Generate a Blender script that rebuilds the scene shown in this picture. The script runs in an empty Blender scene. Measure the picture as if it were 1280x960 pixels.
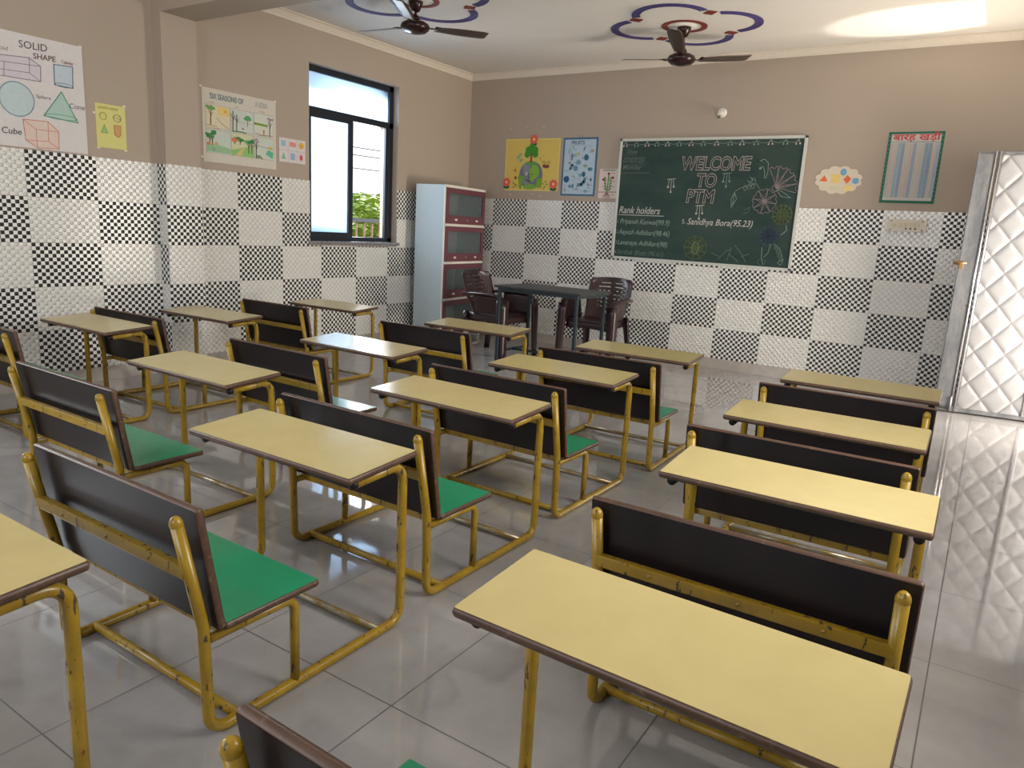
import bpy, bmesh, math, random
from math import pi, sin, cos, radians as rad
from mathutils import Vector, Matrix

sc = bpy.context.scene
C = sc.collection
random.seed(7)

# ------------------------------------------------------------------ camera
CAM_LOC = (5.30108, -7.08577, 1.23732)
CAM_YAW, CAM_PITCH, CAM_ROLL, CAM_F = 0.569606, -0.208714, 0.055769, 912.485
def rot_cam(yaw, pitch, roll):
    return (Matrix.Rotation(yaw, 3, 'Z') @ Matrix.Rotation(pi/2 + pitch, 3, 'X') @ Matrix.Rotation(roll, 3, 'Z'))
cam = bpy.data.cameras.new('camera')
camo = bpy.data.objects.new('camera', cam)
C.objects.link(camo)
M = rot_cam(CAM_YAW, CAM_PITCH, CAM_ROLL).to_4x4()
M.translation = Vector(CAM_LOC)
camo.matrix_world = M
cam.sensor_width = 36.0
cam.lens = CAM_F / 1280 * 36.0
cam.clip_start = 0.02
sc.camera = camo

# ------------------------------------------------------------------ world, light, exposure
sc.view_settings.view_transform = 'Standard'
sc.view_settings.look = 'None'
sc.view_settings.exposure = 0.0
sc.view_settings.gamma = 1.0
sc.view_settings.use_curve_mapping = False
sc.cycles.use_denoising = True
sc.cycles.max_bounces = 10
sc.cycles.diffuse_bounces = 6
sc.cycles.glossy_bounces = 5
sc.cycles.transmission_bounces = 8
sc.cycles.sample_clamp_indirect = 6.0

SKY = 1.55
w = bpy.data.worlds.new('sky')
sc.world = w
w.use_nodes = True
nt = w.node_tree
nt.nodes.clear()
wo = nt.nodes.new('ShaderNodeOutputWorld')
bg = nt.nodes.new('ShaderNodeBackground')
tc = nt.nodes.new('ShaderNodeTexCoord')
sx = nt.nodes.new('ShaderNodeSeparateXYZ')
rp = nt.nodes.new('ShaderNodeValToRGB')
nt.links.new(tc.outputs['Generated'], sx.inputs[0])
nt.links.new(sx.outputs['Z'], rp.inputs[0])
rp.color_ramp.elements[0].position = 0.0
rp.color_ramp.elements[0].color = (0.95, 0.98, 1.0, 1)
rp.color_ramp.elements[1].position = 0.7
rp.color_ramp.elements[1].color = (0.60, 0.76, 1.0, 1)
nt.links.new(rp.outputs[0], bg.inputs[0])
bg.inputs[1].default_value = SKY
nt.links.new(bg.outputs[0], wo.inputs[0])

def light(name, kind, loc, aim, energy, color, **kw):
    l = bpy.data.lights.new(name, kind)
    l.energy = energy
    l.color = color
    for k, v in kw.items():
        setattr(l, k, v)
    o = bpy.data.objects.new(name, l)
    C.objects.link(o)
    o.location = loc
    d = Vector(aim) - Vector(loc)
    o.rotation_euler = d.to_track_quat('-Z', 'Y').to_euler()
    return o
# sun on the garden outside the left window
light('sun', 'SUN', (0.3, 9, 9), (0, 1, 0), 6.0, (1, 0.95, 0.86), angle=rad(0.6))
# area lamps added to stand for daylight at assumed openings out of frame
light('assumed_door_daylight', 'AREA', (6.35, -0.85, 1.15), (3.0, -1.4, 1.5), 95, (1.0, 0.92, 0.80), shape='RECTANGLE', size=1.0, size_y=1.9)
light('ground_bounce_fill', 'AREA', (7.3, -0.95, 0.05), (4.2, -0.3, 2.6), 240, (1.0, 0.84, 0.64), shape='RECTANGLE', size=1.6, size_y=1.4)  # fill lamp added low outside to brighten the ceiling and back wall
light('assumed_rear_window_daylight', 'AREA', (3.9, -9.05, 1.75), (3.6, -4.0, 0.6), 42, (0.96, 0.97, 1.0), shape='RECTANGLE', size=1.5, size_y=1.3)
light('assumed_rear_window_daylight', 'AREA', (1.3, -9.05, 1.75), (2.2, -4.0, 0.6), 42, (0.96, 0.97, 1.0), shape='RECTANGLE', size=1.5, size_y=1.3)
light('assumed_side_window_daylight', 'AREA', (6.3, -4.9, 1.75), (2.5, -4.4, 1.3), 95, (1.0, 0.95, 0.88), shape='RECTANGLE', size=1.4, size_y=1.3)
light('assumed_side_window_daylight', 'AREA', (-0.3, -6.8, 1.75), (3.0, -6.4, 0.5), 60, (0.88, 0.95, 1.0), shape='RECTANGLE', size=1.2, size_y=1.3)
light('window_daylight', 'AREA', (-0.55, -1.6, 1.8), (3.0, -3.0, 0.2), 60, (0.91, 0.96, 1.0), shape='RECTANGLE', size=0.9, size_y=1.4)  # lamp added outside the visible left window for its daylight
# assumed source of the ceiling patch: spot lamp added outside, aimed through the doorway
light('assumed_glint_spot', 'SPOT', (8.30, -1.02, 0.10), (4.60, -0.56, 2.92), 1300, (1.0, 0.96, 0.88), spot_size=rad(10.5), spot_blend=0.35, shadow_soft_size=0.01)

# ------------------------------------------------------------------ helpers: scene tree
def link(o, parent=None):
    C.objects.link(o)
    if parent is not None:
        o.parent = parent
    return o
def tag(o, label, cat, group=None):
    o['label'] = label
    o['category'] = cat
    if group:
        o['group'] = group
    return o
def thing(name, label, cat, loc=(0, 0, 0), rz=0, group=None):
    o = bpy.data.objects.new(name, None)
    o.empty_display_size = 0.1
    C.objects.link(o)
    o.location = loc
    o.rotation_euler = (0, 0, rz)
    return tag(o, label, cat, group)
def struct(o, label=None):
    o['kind'] = 'structure'
    if label:
        o['label'] = label
    return o
def copy_tree(o, parent=None):
    c = o.copy()
    C.objects.link(c)
    if parent is not None:
        c.parent = parent
    for ch in list(o.children):
        copy_tree(ch, c)
    return c

# ------------------------------------------------------------------ helpers: mesh builder
def fillet(pts, r, n=6):
    pts = [Vector(p) for p in pts]
    if r <= 0:
        return pts
    out = [pts[0]]
    for i in range(1, len(pts) - 1):
        a, b, c = pts[i-1], pts[i], pts[i+1]
        u = (a - b); v = (c - b)
        lu, lv = u.length, v.length
        u.normalize(); v.normalize()
        ang = u.angle(v)
        if ang > pi - 0.02:
            out.append(b); continue
        t = min(r / math.tan(ang/2), lu*0.49, lv*0.49)
        rr = t * math.tan(ang/2)
        p0, p1 = b + u*t, b + v*t
        cen = b + (u + v).normalized() * (rr / sin(ang/2))
        e0, e1 = p0 - cen, p1 - cen
        tot = e0.angle(e1)
        ax = e0.cross(e1)
        if ax.length < 1e-9:
            out.append(b); continue
        ax.normalize()
        for k in range(n + 1):
            out.append(cen + Matrix.Rotation(tot*k/n, 3, ax) @ e0)
    out.append(pts[-1])
    return out

class MB:
    def __init__(s):
        s.bm = bmesh.new()
        s.T = Matrix.Identity(4)
    def v(s, p):
        return s.bm.verts.new(s.T @ Vector(p))
    def f(s, vs, m=0, sm=False):
        try:
            f = s.bm.faces.new(vs)
        except ValueError:
            return None
        f.material_index = m
        f.smooth = sm
        return f
    def box(s, c, d, m=0, rot=None, bev=0.0):
        c = Vector(c)
        hx, hy, hz = d[0]/2, d[1]/2, d[2]/2
        R = rot if rot is not None else Matrix.Identity(3)
        vs = []
        for x in (-1, 1):
            for y in (-1, 1):
                for z in (-1, 1):
                    vs.append(s.v(c + R @ Vector((x*hx, y*hy, z*hz))))
        fs = []
        for q in ((0,1,3,2), (4,6,7,5), (0,4,5,1), (2,3,7,6), (0,2,6,4), (1,5,7,3)):
            fs.append(s.f([vs[i] for i in q], m))
        if bev > 0:
            es = set()
            for f in fs:
                es.update(f.edges)
            r = bmesh.ops.bevel(s.bm, geom=list(es), offset=bev, segments=2, profile=0.6, affect='EDGES')
            for f in r['faces']:
                f.material_index = m
        return s
    def tube(s, pts, r, m=0, n=12, fil=0.0, caps=True, fn=6, dome=False):
        P = fillet(pts, fil, fn)
        rs = r if isinstance(r, (list, tuple)) else [r]*len(P)
        if dome:
            P = [Vector(p) for p in P]
            for end in (0, 1):
                a, b = (P[0], P[1]) if end == 0 else (P[-1], P[-2])
                d = (a - b).normalized()
                ext = [(d*(rs[0]*sin(t)), rs[0]*cos(t)) for t in (rad(35), rad(62), rad(82))]
                for off, rr in ext:
                    if end == 0:
                        P.insert(0, a + off); rs = [rr] + list(rs)
                    else:
                        P.append(a + off); rs = list(rs) + [rr]
        rings = []
        t0 = (P[1] - P[0]).normalized()
        up = Vector((0, 0, 1)) if abs(t0.z) < 0.9 else Vector((1, 0, 0))
        nrm = t0.cross(up).normalized()
        prev = t0
        for i, p in enumerate(P):
            if i == 0: t = t0
            elif i == len(P)-1: t = (P[i]-P[i-1]).normalized()
            else: t = ((P[i]-P[i-1]).normalized() + (P[i+1]-P[i]).normalized()).normalized()
            q = prev.rotation_difference(t)
            nrm = (q @ nrm).normalized()
            prev = t
            b = t.cross(nrm)
            rings.append([s.v(p + (nrm*cos(2*pi*k/n) + b*sin(2*pi*k/n))*rs[i]) for k in range(n)])
        for a, b in zip(rings, rings[1:]):
            for k in range(n):
                s.f([a[k], a[(k+1) % n], b[(k+1) % n], b[k]], m, True)
        if caps:
            s.f(rings[0][::-1], m); s.f(rings[-1], m)
        return s
    def lathe(s, prof, c=(0, 0, 0), m=0, n=28, ax='Z'):
        c = Vector(c)
        rings = []
        for r, h in prof:
            if r < 1e-5:
                p = Vector((0, 0, h))
                if ax == 'Y': p = Vector((0, -h, 0))
                rings.append([s.v(c + p)])
            else:
                R = []
                for k in range(n):
                    a = 2*pi*k/n
                    p = Vector((r*cos(a), r*sin(a), h))
                    if ax == 'Y': p = Vector((r*cos(a), -h, r*sin(a)))
                    R.append(s.v(c + p))
                rings.append(R)
        for a, b in zip(rings, rings[1:]):
            if len(a) == 1 and len(b) == 1: continue
            for k in range(n):
                if len(a) == 1: s.f([a[0], b[(k+1) % n], b[k]], m, True)
                elif len(b) == 1: s.f([a[k], a[(k+1) % n], b[0]], m, True)
                else: s.f([a[k], a[(k+1) % n], b[(k+1) % n], b[k]], m, True)
        return s
    def loft(s, rings, m=0, caps=True, sm=True, closed=True):
        R = [[s.v(p) for p in r] for r in rings]
        n = len(R[0])
        for a, b in zip(R, R[1:]):
            for k in range(n if closed else n-1):
                s.f([a[k], a[(k+1) % n], b[(k+1) % n], b[k]], m, sm)
        if caps and closed:
            s.f(R[0][::-1], m); s.f(R[-1], m)
        return s
    def prism(s, poly, z0, z1, m=0, mt=None, mb=None, sm=False):
        a = [s.v((x, y, z0)) for x, y in poly]
        b = [s.v((x, y, z1)) for x, y in poly]
        n = len(poly)
        for k in range(n):
            s.f([a[k], a[(k+1) % n], b[(k+1) % n], b[k]], m, sm)
        s.f(a[::-1], m if mb is None else mb)
        s.f(b, m if mt is None else mt)
        return s
    def build(s, name, mats, parent=None, loc=None, rot=None):
        bmesh.ops.recalc_face_normals(s.bm, faces=s.bm.faces)
        me = bpy.data.meshes.new(name)
        s.bm.to_mesh(me); s.bm.free()
        for m in (mats if isinstance(mats, (list, tuple)) else [mats]):
            me.materials.append(m)
        o = bpy.data.objects.new(name, me)
        link(o, parent)
        if loc: o.location = loc
        if rot: o.rotation_euler = rot
        return o

def rrect(x0, x1, y0, y1, r, n=4):
    out = []
    for cx, cy, a0 in ((x1-r, y1-r, 0), (x0+r, y1-r, pi/2), (x0+r, y0+r, pi), (x1-r, y0+r, 3*pi/2)):
        for k in range(n+1):
            a = a0 + pi/2*k/n
            out.append((cx + r*cos(a), cy + r*sin(a)))
    return out

# ------------------------------------------------------------------ helpers: materials
class NT:
    def __init__(s, name):
        s.mat = bpy.data.materials.new(name)
        s.mat.use_nodes = True
        s.t = s.mat.node_tree
        s.t.nodes.clear()
        s.out = s.t.nodes.new('ShaderNodeOutputMaterial')
        s.b = s.t.nodes.new('ShaderNodeBsdfPrincipled')
        s.t.links.new(s.b.outputs[0], s.out.inputs[0])
    def n(s, t, **kw):
        x = s.t.nodes.new(t)
        for k, v in kw.items(): setattr(x, k, v)
        return x
    def put(s, sock, val):
        if hasattr(val, 'links') or isinstance(val, bpy.types.NodeSocket):
            s.t.links.new(val, sock)
        elif val is not None:
            if sock.type == 'RGBA' and not hasattr(val, '__len__'): val = (val, val, val, 1)
            if sock.type == 'RGBA' and len(val) == 3: val = (*val, 1)
            sock.default_value = val
    def m(s, op, a, b=None, c=None):
        x = s.n('ShaderNodeMath', operation=op)
        for i, v in enumerate((a, b, c)):
            if v is not None: s.put(x.inputs[i], v)
        return x.outputs[0]
    def mix(s, fac, a, b, blend='MIX'):
        x = s.n('ShaderNodeMix', data_type='RGBA', blend_type=blend)
        s.put(x.inputs['Factor'], fac); s.put(x.inputs['A'], a); s.put(x.inputs['B'], b)
        return [o for o in x.outputs if o.type == 'RGBA'][0] if False else x.outputs[2]
    def coord(s, scale=None, kind='Object'):
        tcn = s.n('ShaderNodeTexCoord')
        if scale is None: return tcn.outputs[kind]
        mp = s.n('ShaderNodeMapping')
        s.t.links.new(tcn.outputs[kind], mp.inputs[0])
        mp.inputs['Scale'].default_value = scale
        return mp.outputs[0]
    def noise(s, vec, scale, detail=4, rough=0.55):
        x = s.n('ShaderNodeTexNoise')
        s.put(x.inputs['Vector'], vec)
        x.inputs['Scale'].default_value = scale
        x.inputs['Detail'].default_value = detail
        x.inputs['Roughness'].default_value = rough
        return x.outputs['Fac']
    def ramp(s, fac, stops):
        x = s.n('ShaderNodeValToRGB')
        s.put(x.inputs[0], fac)
        e = x.color_ramp.elements
        while len(e) < len(stops): e.new(0.5)
        for i, (p, c) in enumerate(stops):
            e[i].position = p
            e[i].color = (c, c, c, 1) if not hasattr(c, '__len__') else (*c, 1)
        return x.outputs[0]
    def bump(s, h, strength=0.3, dist=0.01):
        x = s.n('ShaderNodeBump')
        x.inputs['Strength'].default_value = strength
        x.inputs['Distance'].default_value = dist
        s.put(x.inputs['Height'], h)
        s.t.links.new(x.outputs[0], s.b.inputs['Normal'])
    def set(s, col=None, rough=None, metal=None, spec=None, **kw):
        if col is not None: s.put(s.b.inputs['Base Color'], col)
        if rough is not None: s.put(s.b.inputs['Roughness'], rough)
        if metal is not None: s.put(s.b.inputs['Metallic'], metal)
        if spec is not None: s.put(s.b.inputs['Specular IOR Level'], spec)
        for k, v in kw.items(): s.put(s.b.inputs[k], v)
        return s.mat

def srgb(r, g, b):
    def f(c):
        c /= 255
        return c/12.92 if c <= 0.04045 else ((c+0.055)/1.055)**2.4
    return (f(r), f(g), f(b))
_pl = {}
def flat(rgb, rough=0.6, metal=0.0, spec=0.4, name='paint'):
    k = (tuple(rgb), rough, metal, spec)
    if k not in _pl:
        n = NT(name)
        c = srgb(*rgb)
        v = n.noise(n.coord(), 40, 3)
        col = n.mix(n.ramp(v, [(0.35, 0.0), (0.7, 0.22)]), c, tuple(x*0.8 for x in c))
        _pl[k] = n.set(col, rough, metal, spec)
    return _pl[k]

# painted plaster walls
def m_wall():
    n = NT('tan_wall_paint')
    co = n.coord()
    base = (0.410, 0.338, 0.275)
    a = n.noise(co, 1.3, 5)
    c = n.mix(n.ramp(a, [(0.3, 0.0), (0.75, 0.30)]), base, (0.365, 0.300, 0.245))
    b = n.noise(co, 9, 6, 0.7)
    c = n.mix(n.ramp(b, [(0.66, 0.0), (0.78, 0.35)]), c, (0.34, 0.28, 0.23))
    mat = n.set(c, 0.55, spec=0.3)
    n.bump(n.noise(co, 60, 3), 0.06, 0.004)
    return mat
def m_ceiling():
    n = NT('white_ceiling_paint')
    co = n.coord()
    c = n.mix(n.ramp(n.noise(co, 1.1, 4), [(0.3, 0.0), (0.75, 0.5)]), (0.70, 0.67, 0.625), (0.62, 0.59, 0.55))
    mat = n.set(c, 0.6, spec=0.3)
    n.bump(n.noise(co, 30, 3), 0.04, 0.004)
    return mat

# embossed dot wall tiles: panels 0.45 x 0.2935 m, alternately black and white dots and plain white
PW, PH, ZT = 0.45, 0.2935, 1.5675
def m_dado(name, axis, sign, off, parity):
    n = NT(name)
    sp = n.n('ShaderNodeSeparateXYZ')
    n.t.links.new(n.coord(), sp.inputs[0])
    s0 = n.m('DIVIDE', n.m('SUBTRACT', n.m('MULTIPLY', sp.outputs[axis], sign), off), PW)
    r0 = n.m('DIVIDE', n.m('SUBTRACT', ZT, sp.outputs['Z']), PH)
    k = n.m('FLOOR', s0); r = n.m('FLOOR', r0)
    par = n.m('FLOORED_MODULO', n.m('ADD', n.m('ADD', k, r), parity), 2.0)   # 0 = dark panel
    dark = n.m('SUBTRACT', 1.0, par)
    cu = n.m('MULTIPLY', n.m('SUBTRACT', s0, k), 18.0)
    cv = n.m('MULTIPLY', n.m('SUBTRACT', r0, r), 12.0)
    iu = n.m('FLOOR', cu); iv = n.m('FLOOR', cv)
    fu = n.m('SUBTRACT', n.m('SUBTRACT', cu, iu), 0.5); fv = n.m('SUBTRACT', n.m('SUBTRACT', cv, iv), 0.5)
    p4 = n.m('ADD', n.m('POWER', n.m('ABSOLUTE', fu), 3.0), n.m('POWER', n.m('ABSOLUTE', fv), 3.0))
    d = n.m('POWER', p4, 1/3.0)
    cp = n.m('FLOORED_MODULO', n.m('ADD', iu, iv), 2.0)
    inside = n.m('SUBTRACT', 1.0, n.m('SMOOTHSTEP' if False else 'GREATER_THAN', d, 0.60))
    blk = n.m('MULTIPLY', n.m('MULTIPLY', dark, cp), inside)
    ins2 = n.m('LESS_THAN', d, 0.43)
    # plain white panels: dome shade put into the colour, greyer cells with darker rims
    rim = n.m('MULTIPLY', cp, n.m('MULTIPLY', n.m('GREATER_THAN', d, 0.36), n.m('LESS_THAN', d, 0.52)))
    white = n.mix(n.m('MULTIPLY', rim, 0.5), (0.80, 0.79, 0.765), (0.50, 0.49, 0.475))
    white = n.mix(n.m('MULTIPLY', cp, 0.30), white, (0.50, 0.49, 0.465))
    col = n.mix(blk, white, (0.018, 0.020, 0.024))
    # joints between panels
    eu = n.m('MINIMUM', n.m('SUBTRACT', s0, k), n.m('SUBTRACT', 1.0, n.m('SUBTRACT', s0, k)))
    ev = n.m('MINIMUM', n.m('SUBTRACT', r0, r), n.m('SUBTRACT', 1.0, n.m('SUBTRACT', r0, r)))
    j = n.m('MAXIMUM', n.m('LESS_THAN', eu, 0.004), n.m('LESS_THAN', ev, 0.006))
    col = n.mix(n.m('MULTIPLY', j, 0.7), col, (0.36, 0.35, 0.33))
    h = n.m('SUBTRACT', 1.0, n.m('MULTIPLY', n.m('POWER', d, 2.0), 3.2))
    hh = n.m('MULTIPLY', n.m('MAXIMUM', n.m('SUBTRACT', 1.0, n.m('MULTIPLY', n.m('POWER', d, 2.0), 3.8)), 0.0), cp)
    mat = n.set(col, 0.20, spec=0.5)
    n.bump(hh, 1.0, 0.007)
    return mat

FX, FY, FT = 3.580, -6.386, 0.581
def m_floor():
    n = NT('grey_vitrified_floor_tile')
    co = n.coord()
    sp = n.n('ShaderNodeSeparateXYZ')
    n.t.links.new(co, sp.inputs[0])
    u = n.m('DIVIDE', n.m('SUBTRACT', sp.outputs['X'], FX), FT)
    v = n.m('DIVIDE', n.m('SUBTRACT', sp.outputs['Y'], FY), FT)
    fu = n.m('SUBTRACT', u, n.m('FLOOR', u)); fv = n.m('SUBTRACT', v, n.m('FLOOR', v))
    eu = n.m('MINIMUM', fu, n.m('SUBTRACT', 1.0, fu)); ev = n.m('MINIMUM', fv, n.m('SUBTRACT', 1.0, fv))
    g = n.m('LESS_THAN', n.m('MINIMUM', eu, ev), 0.0035)
    cell = n.n('ShaderNodeTexWhiteNoise', noise_dimensions='2D')
    cb = n.n('ShaderNodeCombineXYZ')
    n.put(cb.inputs[0], n.m('FLOOR', u)); n.put(cb.inputs[1], n.m('FLOOR', v))
    n.t.links.new(cb.outputs[0], cell.inputs['Vector'])
    mott = n.noise(co, 5, 7, 0.62)
    c = n.mix(n.ramp(mott, [(0.32, 0.0), (0.72, 1.0)]), (0.30, 0.287, 0.280), (0.38, 0.362, 0.352))
    fine = n.noise(co, 45, 4, 0.7)
    c = n.mix(n.ramp(fine, [(0.55, 0.0), (0.75, 0.35)]), c, (0.31, 0.29, 0.28))
    c = n.mix(n.m('MULTIPLY', cell.outputs['Value'], 0.10), c, (0.28, 0.27, 0.265))
    c = n.mix(n.m('MULTIPLY', g, 0.85), c, (0.07, 0.065, 0.062))
    ro = n.m('ADD', n.m('MULTIPLY', g, 0.5), n.m('ADD', 0.03, n.m('MULTIPLY', n.ramp(n.noise(co, 3, 5), [(0.35, 0.0), (0.75, 1.0)]), 0.06)))
    mat = n.set(c, ro, spec=0.9)
    n.bump(n.m('SUBTRACT', 1.0, g), 0.25, 0.001)
    return mat
def m_yellow():
    n = NT('chipped_yellow_paint')
    co = n.coord()
    c = n.mix(n.ramp(n.noise(co, 14, 4), [(0.3, 0.0), (0.7, 1.0)]), (0.36, 0.225, 0.014), (0.25, 0.150, 0.011))
    chips = n.ramp(n.noise(n.coord((60, 60, 17)), 1.0, 3, 0.6), [(0.615, 0.0), (0.645, 1.0)])
    c = n.mix(chips, c, (0.055, 0.035, 0.018))
    fine = n.ramp(n.noise(co, 170, 2), [(0.70, 0.0), (0.74, 1.0)])
    c = n.mix(fine, c, (0.09, 0.05, 0.015))
    return n.set(c, n.m('ADD', 0.30, n.m('MULTIPLY', chips, 0.3)), spec=0.5)
def m_worn():
    n = NT('worn_bare_steel_with_paint_traces')
    c = n.mix(n.ramp(n.noise(n.coord((18, 60, 60)), 1.0, 4), [(0.42, 0.0), (0.60, 1.0)]), (0.36, 0.33, 0.26), (0.24, 0.155, 0.03))
    return n.set(c, 0.3, n.ramp(n.noise(n.coord((18, 60, 60)), 1.0, 4), [(0.42, 0.85), (0.60, 0.1)]), spec=0.5)
def m_laminate(name, c1, c2, rough):
    n = NT(name)
    co = n.coord()
    a = n.noise(co, 7, 5)
    c = n.mix(n.ramp(a, [(0.3, 0.0), (0.75, 1.0)]), c1, c2)
    sc_ = n.ramp(n.noise(n.coord((6, 60, 6)), 1.0, 6, 0.7), [(0.70, 0.0), (0.95, 0.03)])
    c = n.mix(sc_, c, tuple(min(1, x*1.2) for x in c1))
    rr = n.m('ADD', rough, n.m('MULTIPLY', n.ramp(n.noise(co, 22, 4), [(0.4, 0.0), (0.8, 1.0)]), 0.05))
    mat = n.set(c, rr, spec=0.5)
    n.bump(n.noise(co, 9, 2), 0.03, 0.002)
    return mat
def m_darkboard():
    n = NT('dark_brown_laminate')
    co = n.coord()
    c = n.mix(n.ramp(n.noise(co, 5, 5), [(0.3, 0.0), (0.7, 1.0)]), (0.009, 0.007, 0.009), (0.018, 0.012, 0.012))
    s1 = n.ramp(n.noise(n.coord((14, 3, 55)), 1.0, 5, 0.75), [(0.66, 0.0), (0.74, 0.30)])
    c = n.mix(s1, c, (0.10, 0.08, 0.075))
    return n.set(c, n.m('ADD', 0.28, n.m('MULTIPLY', s1, 0.5)), spec=0.32)
def m_edge():
    n = NT('brown_wood_edging')
    c = n.mix(n.ramp(n.noise(n.coord((8, 60, 60)), 1.0, 5), [(0.3, 0.0), (0.7, 1.0)]), (0.115, 0.058, 0.034), (0.055, 0.028, 0.018))
    c = n.mix(n.ramp(n.noise(n.coord(), 45, 3), [(0.62, 0.0), (0.70, 0.6)]), c, (0.22, 0.14, 0.09))
    return n.set(c, 0.42, spec=0.5)
def m_plastic():
    n = NT('maroon_moulded_plastic')
    c = n.mix(n.noise(n.coord(), 12, 3), (0.026, 0.011, 0.013), (0.036, 0.016, 0.018))
    return n.set(c, 0.28, spec=0.55)
def m_glass_frost():
    n = NT('frosted_window_glass')
    t = n.n('ShaderNodeBsdfTranslucent'); t.inputs[0].default_value = (0.50, 0.60, 0.72, 1)
    g = n.n('ShaderNodeBsdfGlossy'); g.inputs['Roughness'].default_value = 0.15
    tr = n.n('ShaderNodeBsdfRefraction'); tr.inputs['Roughness'].default_value = 0.6; tr.inputs['IOR'].default_value = 1.05
    tr.inputs[0].default_value = (0.50, 0.59, 0.68, 1)
    m0 = n.n('ShaderNodeMixShader'); m0.inputs[0].default_value = 0.45
    n.t.links.new(t.outputs[0], m0.inputs[1]); n.t.links.new(tr.outputs[0], m0.inputs[2])
    mx = n.n('ShaderNodeMixShader'); mx.inputs[0].default_value = 0.05
    n.t.links.new(m0.outputs[0], mx.inputs[1]); n.t.links.new(g.outputs[0], mx.inputs[2])
    n.t.links.new(mx.outputs[0], n.out.inputs[0])
    return n.mat
def m_cab_glass():
    n = NT('dull_cabinet_glass')
    return n.set((0.14, 0.17, 0.17), 0.16, spec=0.5, Alpha=0.28)
def m_quilt():
    n = NT('quilted_steel_sheet')
    c = n.mix(n.ramp(n.noise(n.coord(), 4, 5), [(0.3, 0.0), (0.7, 1.0)]), (0.37, 0.37, 0.39), (0.30, 0.30, 0.315))
    c = n.mix(n.ramp(n.noise(n.coord(), 30, 3), [(0.70, 0.0), (0.76, 0.6)]), c, (0.25, 0.17, 0.11))
    sp = n.n('ShaderNodeSeparateXYZ'); n.t.links.new(n.coord(), sp.inputs[0])
    zz = n.m('DIVIDE', sp.outputs['Z'], 1.19)
    fr = []
    for q in (n.m('ADD', sp.outputs['X'], zz), n.m('SUBTRACT', sp.outputs['X'], zz)):
        f = n.m('FLOORED_MODULO', n.m('DIVIDE', q, 0.205), 1.0)
        fr.append(n.m('MULTIPLY', n.m('ABSOLUTE', n.m('SUBTRACT', f, 0.5)), 2.0))
    g = n.ramp(n.m('MAXIMUM', fr[0], fr[1]), [(0.84, 0.0), (0.94, 0.45), (0.97, 1.0)])
    c = n.mix(n.m('MULTIPLY', g, 0.75), c, (0.20, 0.195, 0.20))
    return n.set(c, 0.45, 0.25, spec=0.5)
def m_stile():
    n = NT('scuffed_steel_door_frame')
    c = n.mix(n.ramp(n.noise(n.coord((10, 10, 3)), 1.0, 6, 0.7), [(0.40, 0.0), (0.62, 1.0)]), (0.19, 0.20, 0.22), (0.33, 0.33, 0.34))
    c = n.mix(n.ramp(n.noise(n.coord(), 22, 5, 0.7), [(0.64, 0.0), (0.70, 1.0)]), c, (0.17, 0.09, 0.045))
    return n.set(c, 0.35, 0.6, spec=0.5)
def m_granite():
    n = NT('grey_granite_sill')
    c = n.mix(n.ramp(n.noise(n.coord(), 90, 4, 0.8), [(0.4, 0.0), (0.6, 1.0)]), (0.10, 0.095, 0.10), (0.30, 0.29, 0.30))
    return n.set(c, 0.25)
def m_skirt():
    n = NT('beige_skirting_tile')
    co = n.coord()
    c = n.mix(n.ramp(n.noise(co, 8, 6), [(0.3, 0.0), (0.7, 1.0)]), (0.47, 0.43, 0.39), (0.38, 0.35, 0.32))
    return n.set(c, 0.18)
def m_boardgreen():
    n = NT('green_chalkboard_surface')
    co = n.coord()
    c = n.mix(n.ramp(n.noise(n.coord((1.2, 1, 2.5)), 1.6, 6, 0.6), [(0.35, 0.0), (0.75, 1.0)]), (0.014, 0.040, 0.034), (0.040, 0.068, 0.055))
    return n.set(c, 0.55, spec=0.3)
def m_leaf():
    n = NT('sunlit_leaves')
    c = n.mix(n.noise(n.coord(), 2.2, 3), (0.20, 0.34, 0.03), (0.42, 0.50, 0.08))
    return n.set(c, 0.5)

W_WALL, W_CEIL, W_FLOOR = m_wall(), m_ceiling(), m_floor()
YEL, WORN, DARK, EDGE = m_yellow(), m_worn(), m_darkboard(), m_edge()
LAM = m_laminate('cream_yellow_laminate', (0.55, 0.455, 0.205), (0.50, 0.41, 0.178), 0.15)
GREEN = m_laminate('green_laminate', (0.028, 0.32, 0.155), (0.03, 0.27, 0.135), 0.20)
PLASTIC, FROST, QUILT, STILE = m_plastic(), m_glass_frost(), m_quilt(), m_stile()
GRAN, SKIRT, CHALKG, LEAF = m_granite(), m_skirt(), m_boardgreen(), m_leaf()
BLACKAL = flat((30, 36, 48), 0.35, 0.2, 0.5, 'black_aluminium')
CAP = flat((14, 14, 15), 0.5, name='black_rubber')
WHITE = flat((226, 224, 216), 0.4, name='white_enamel')
CORN = flat((214, 204, 190), 0.55, name='cornice_white')

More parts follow.
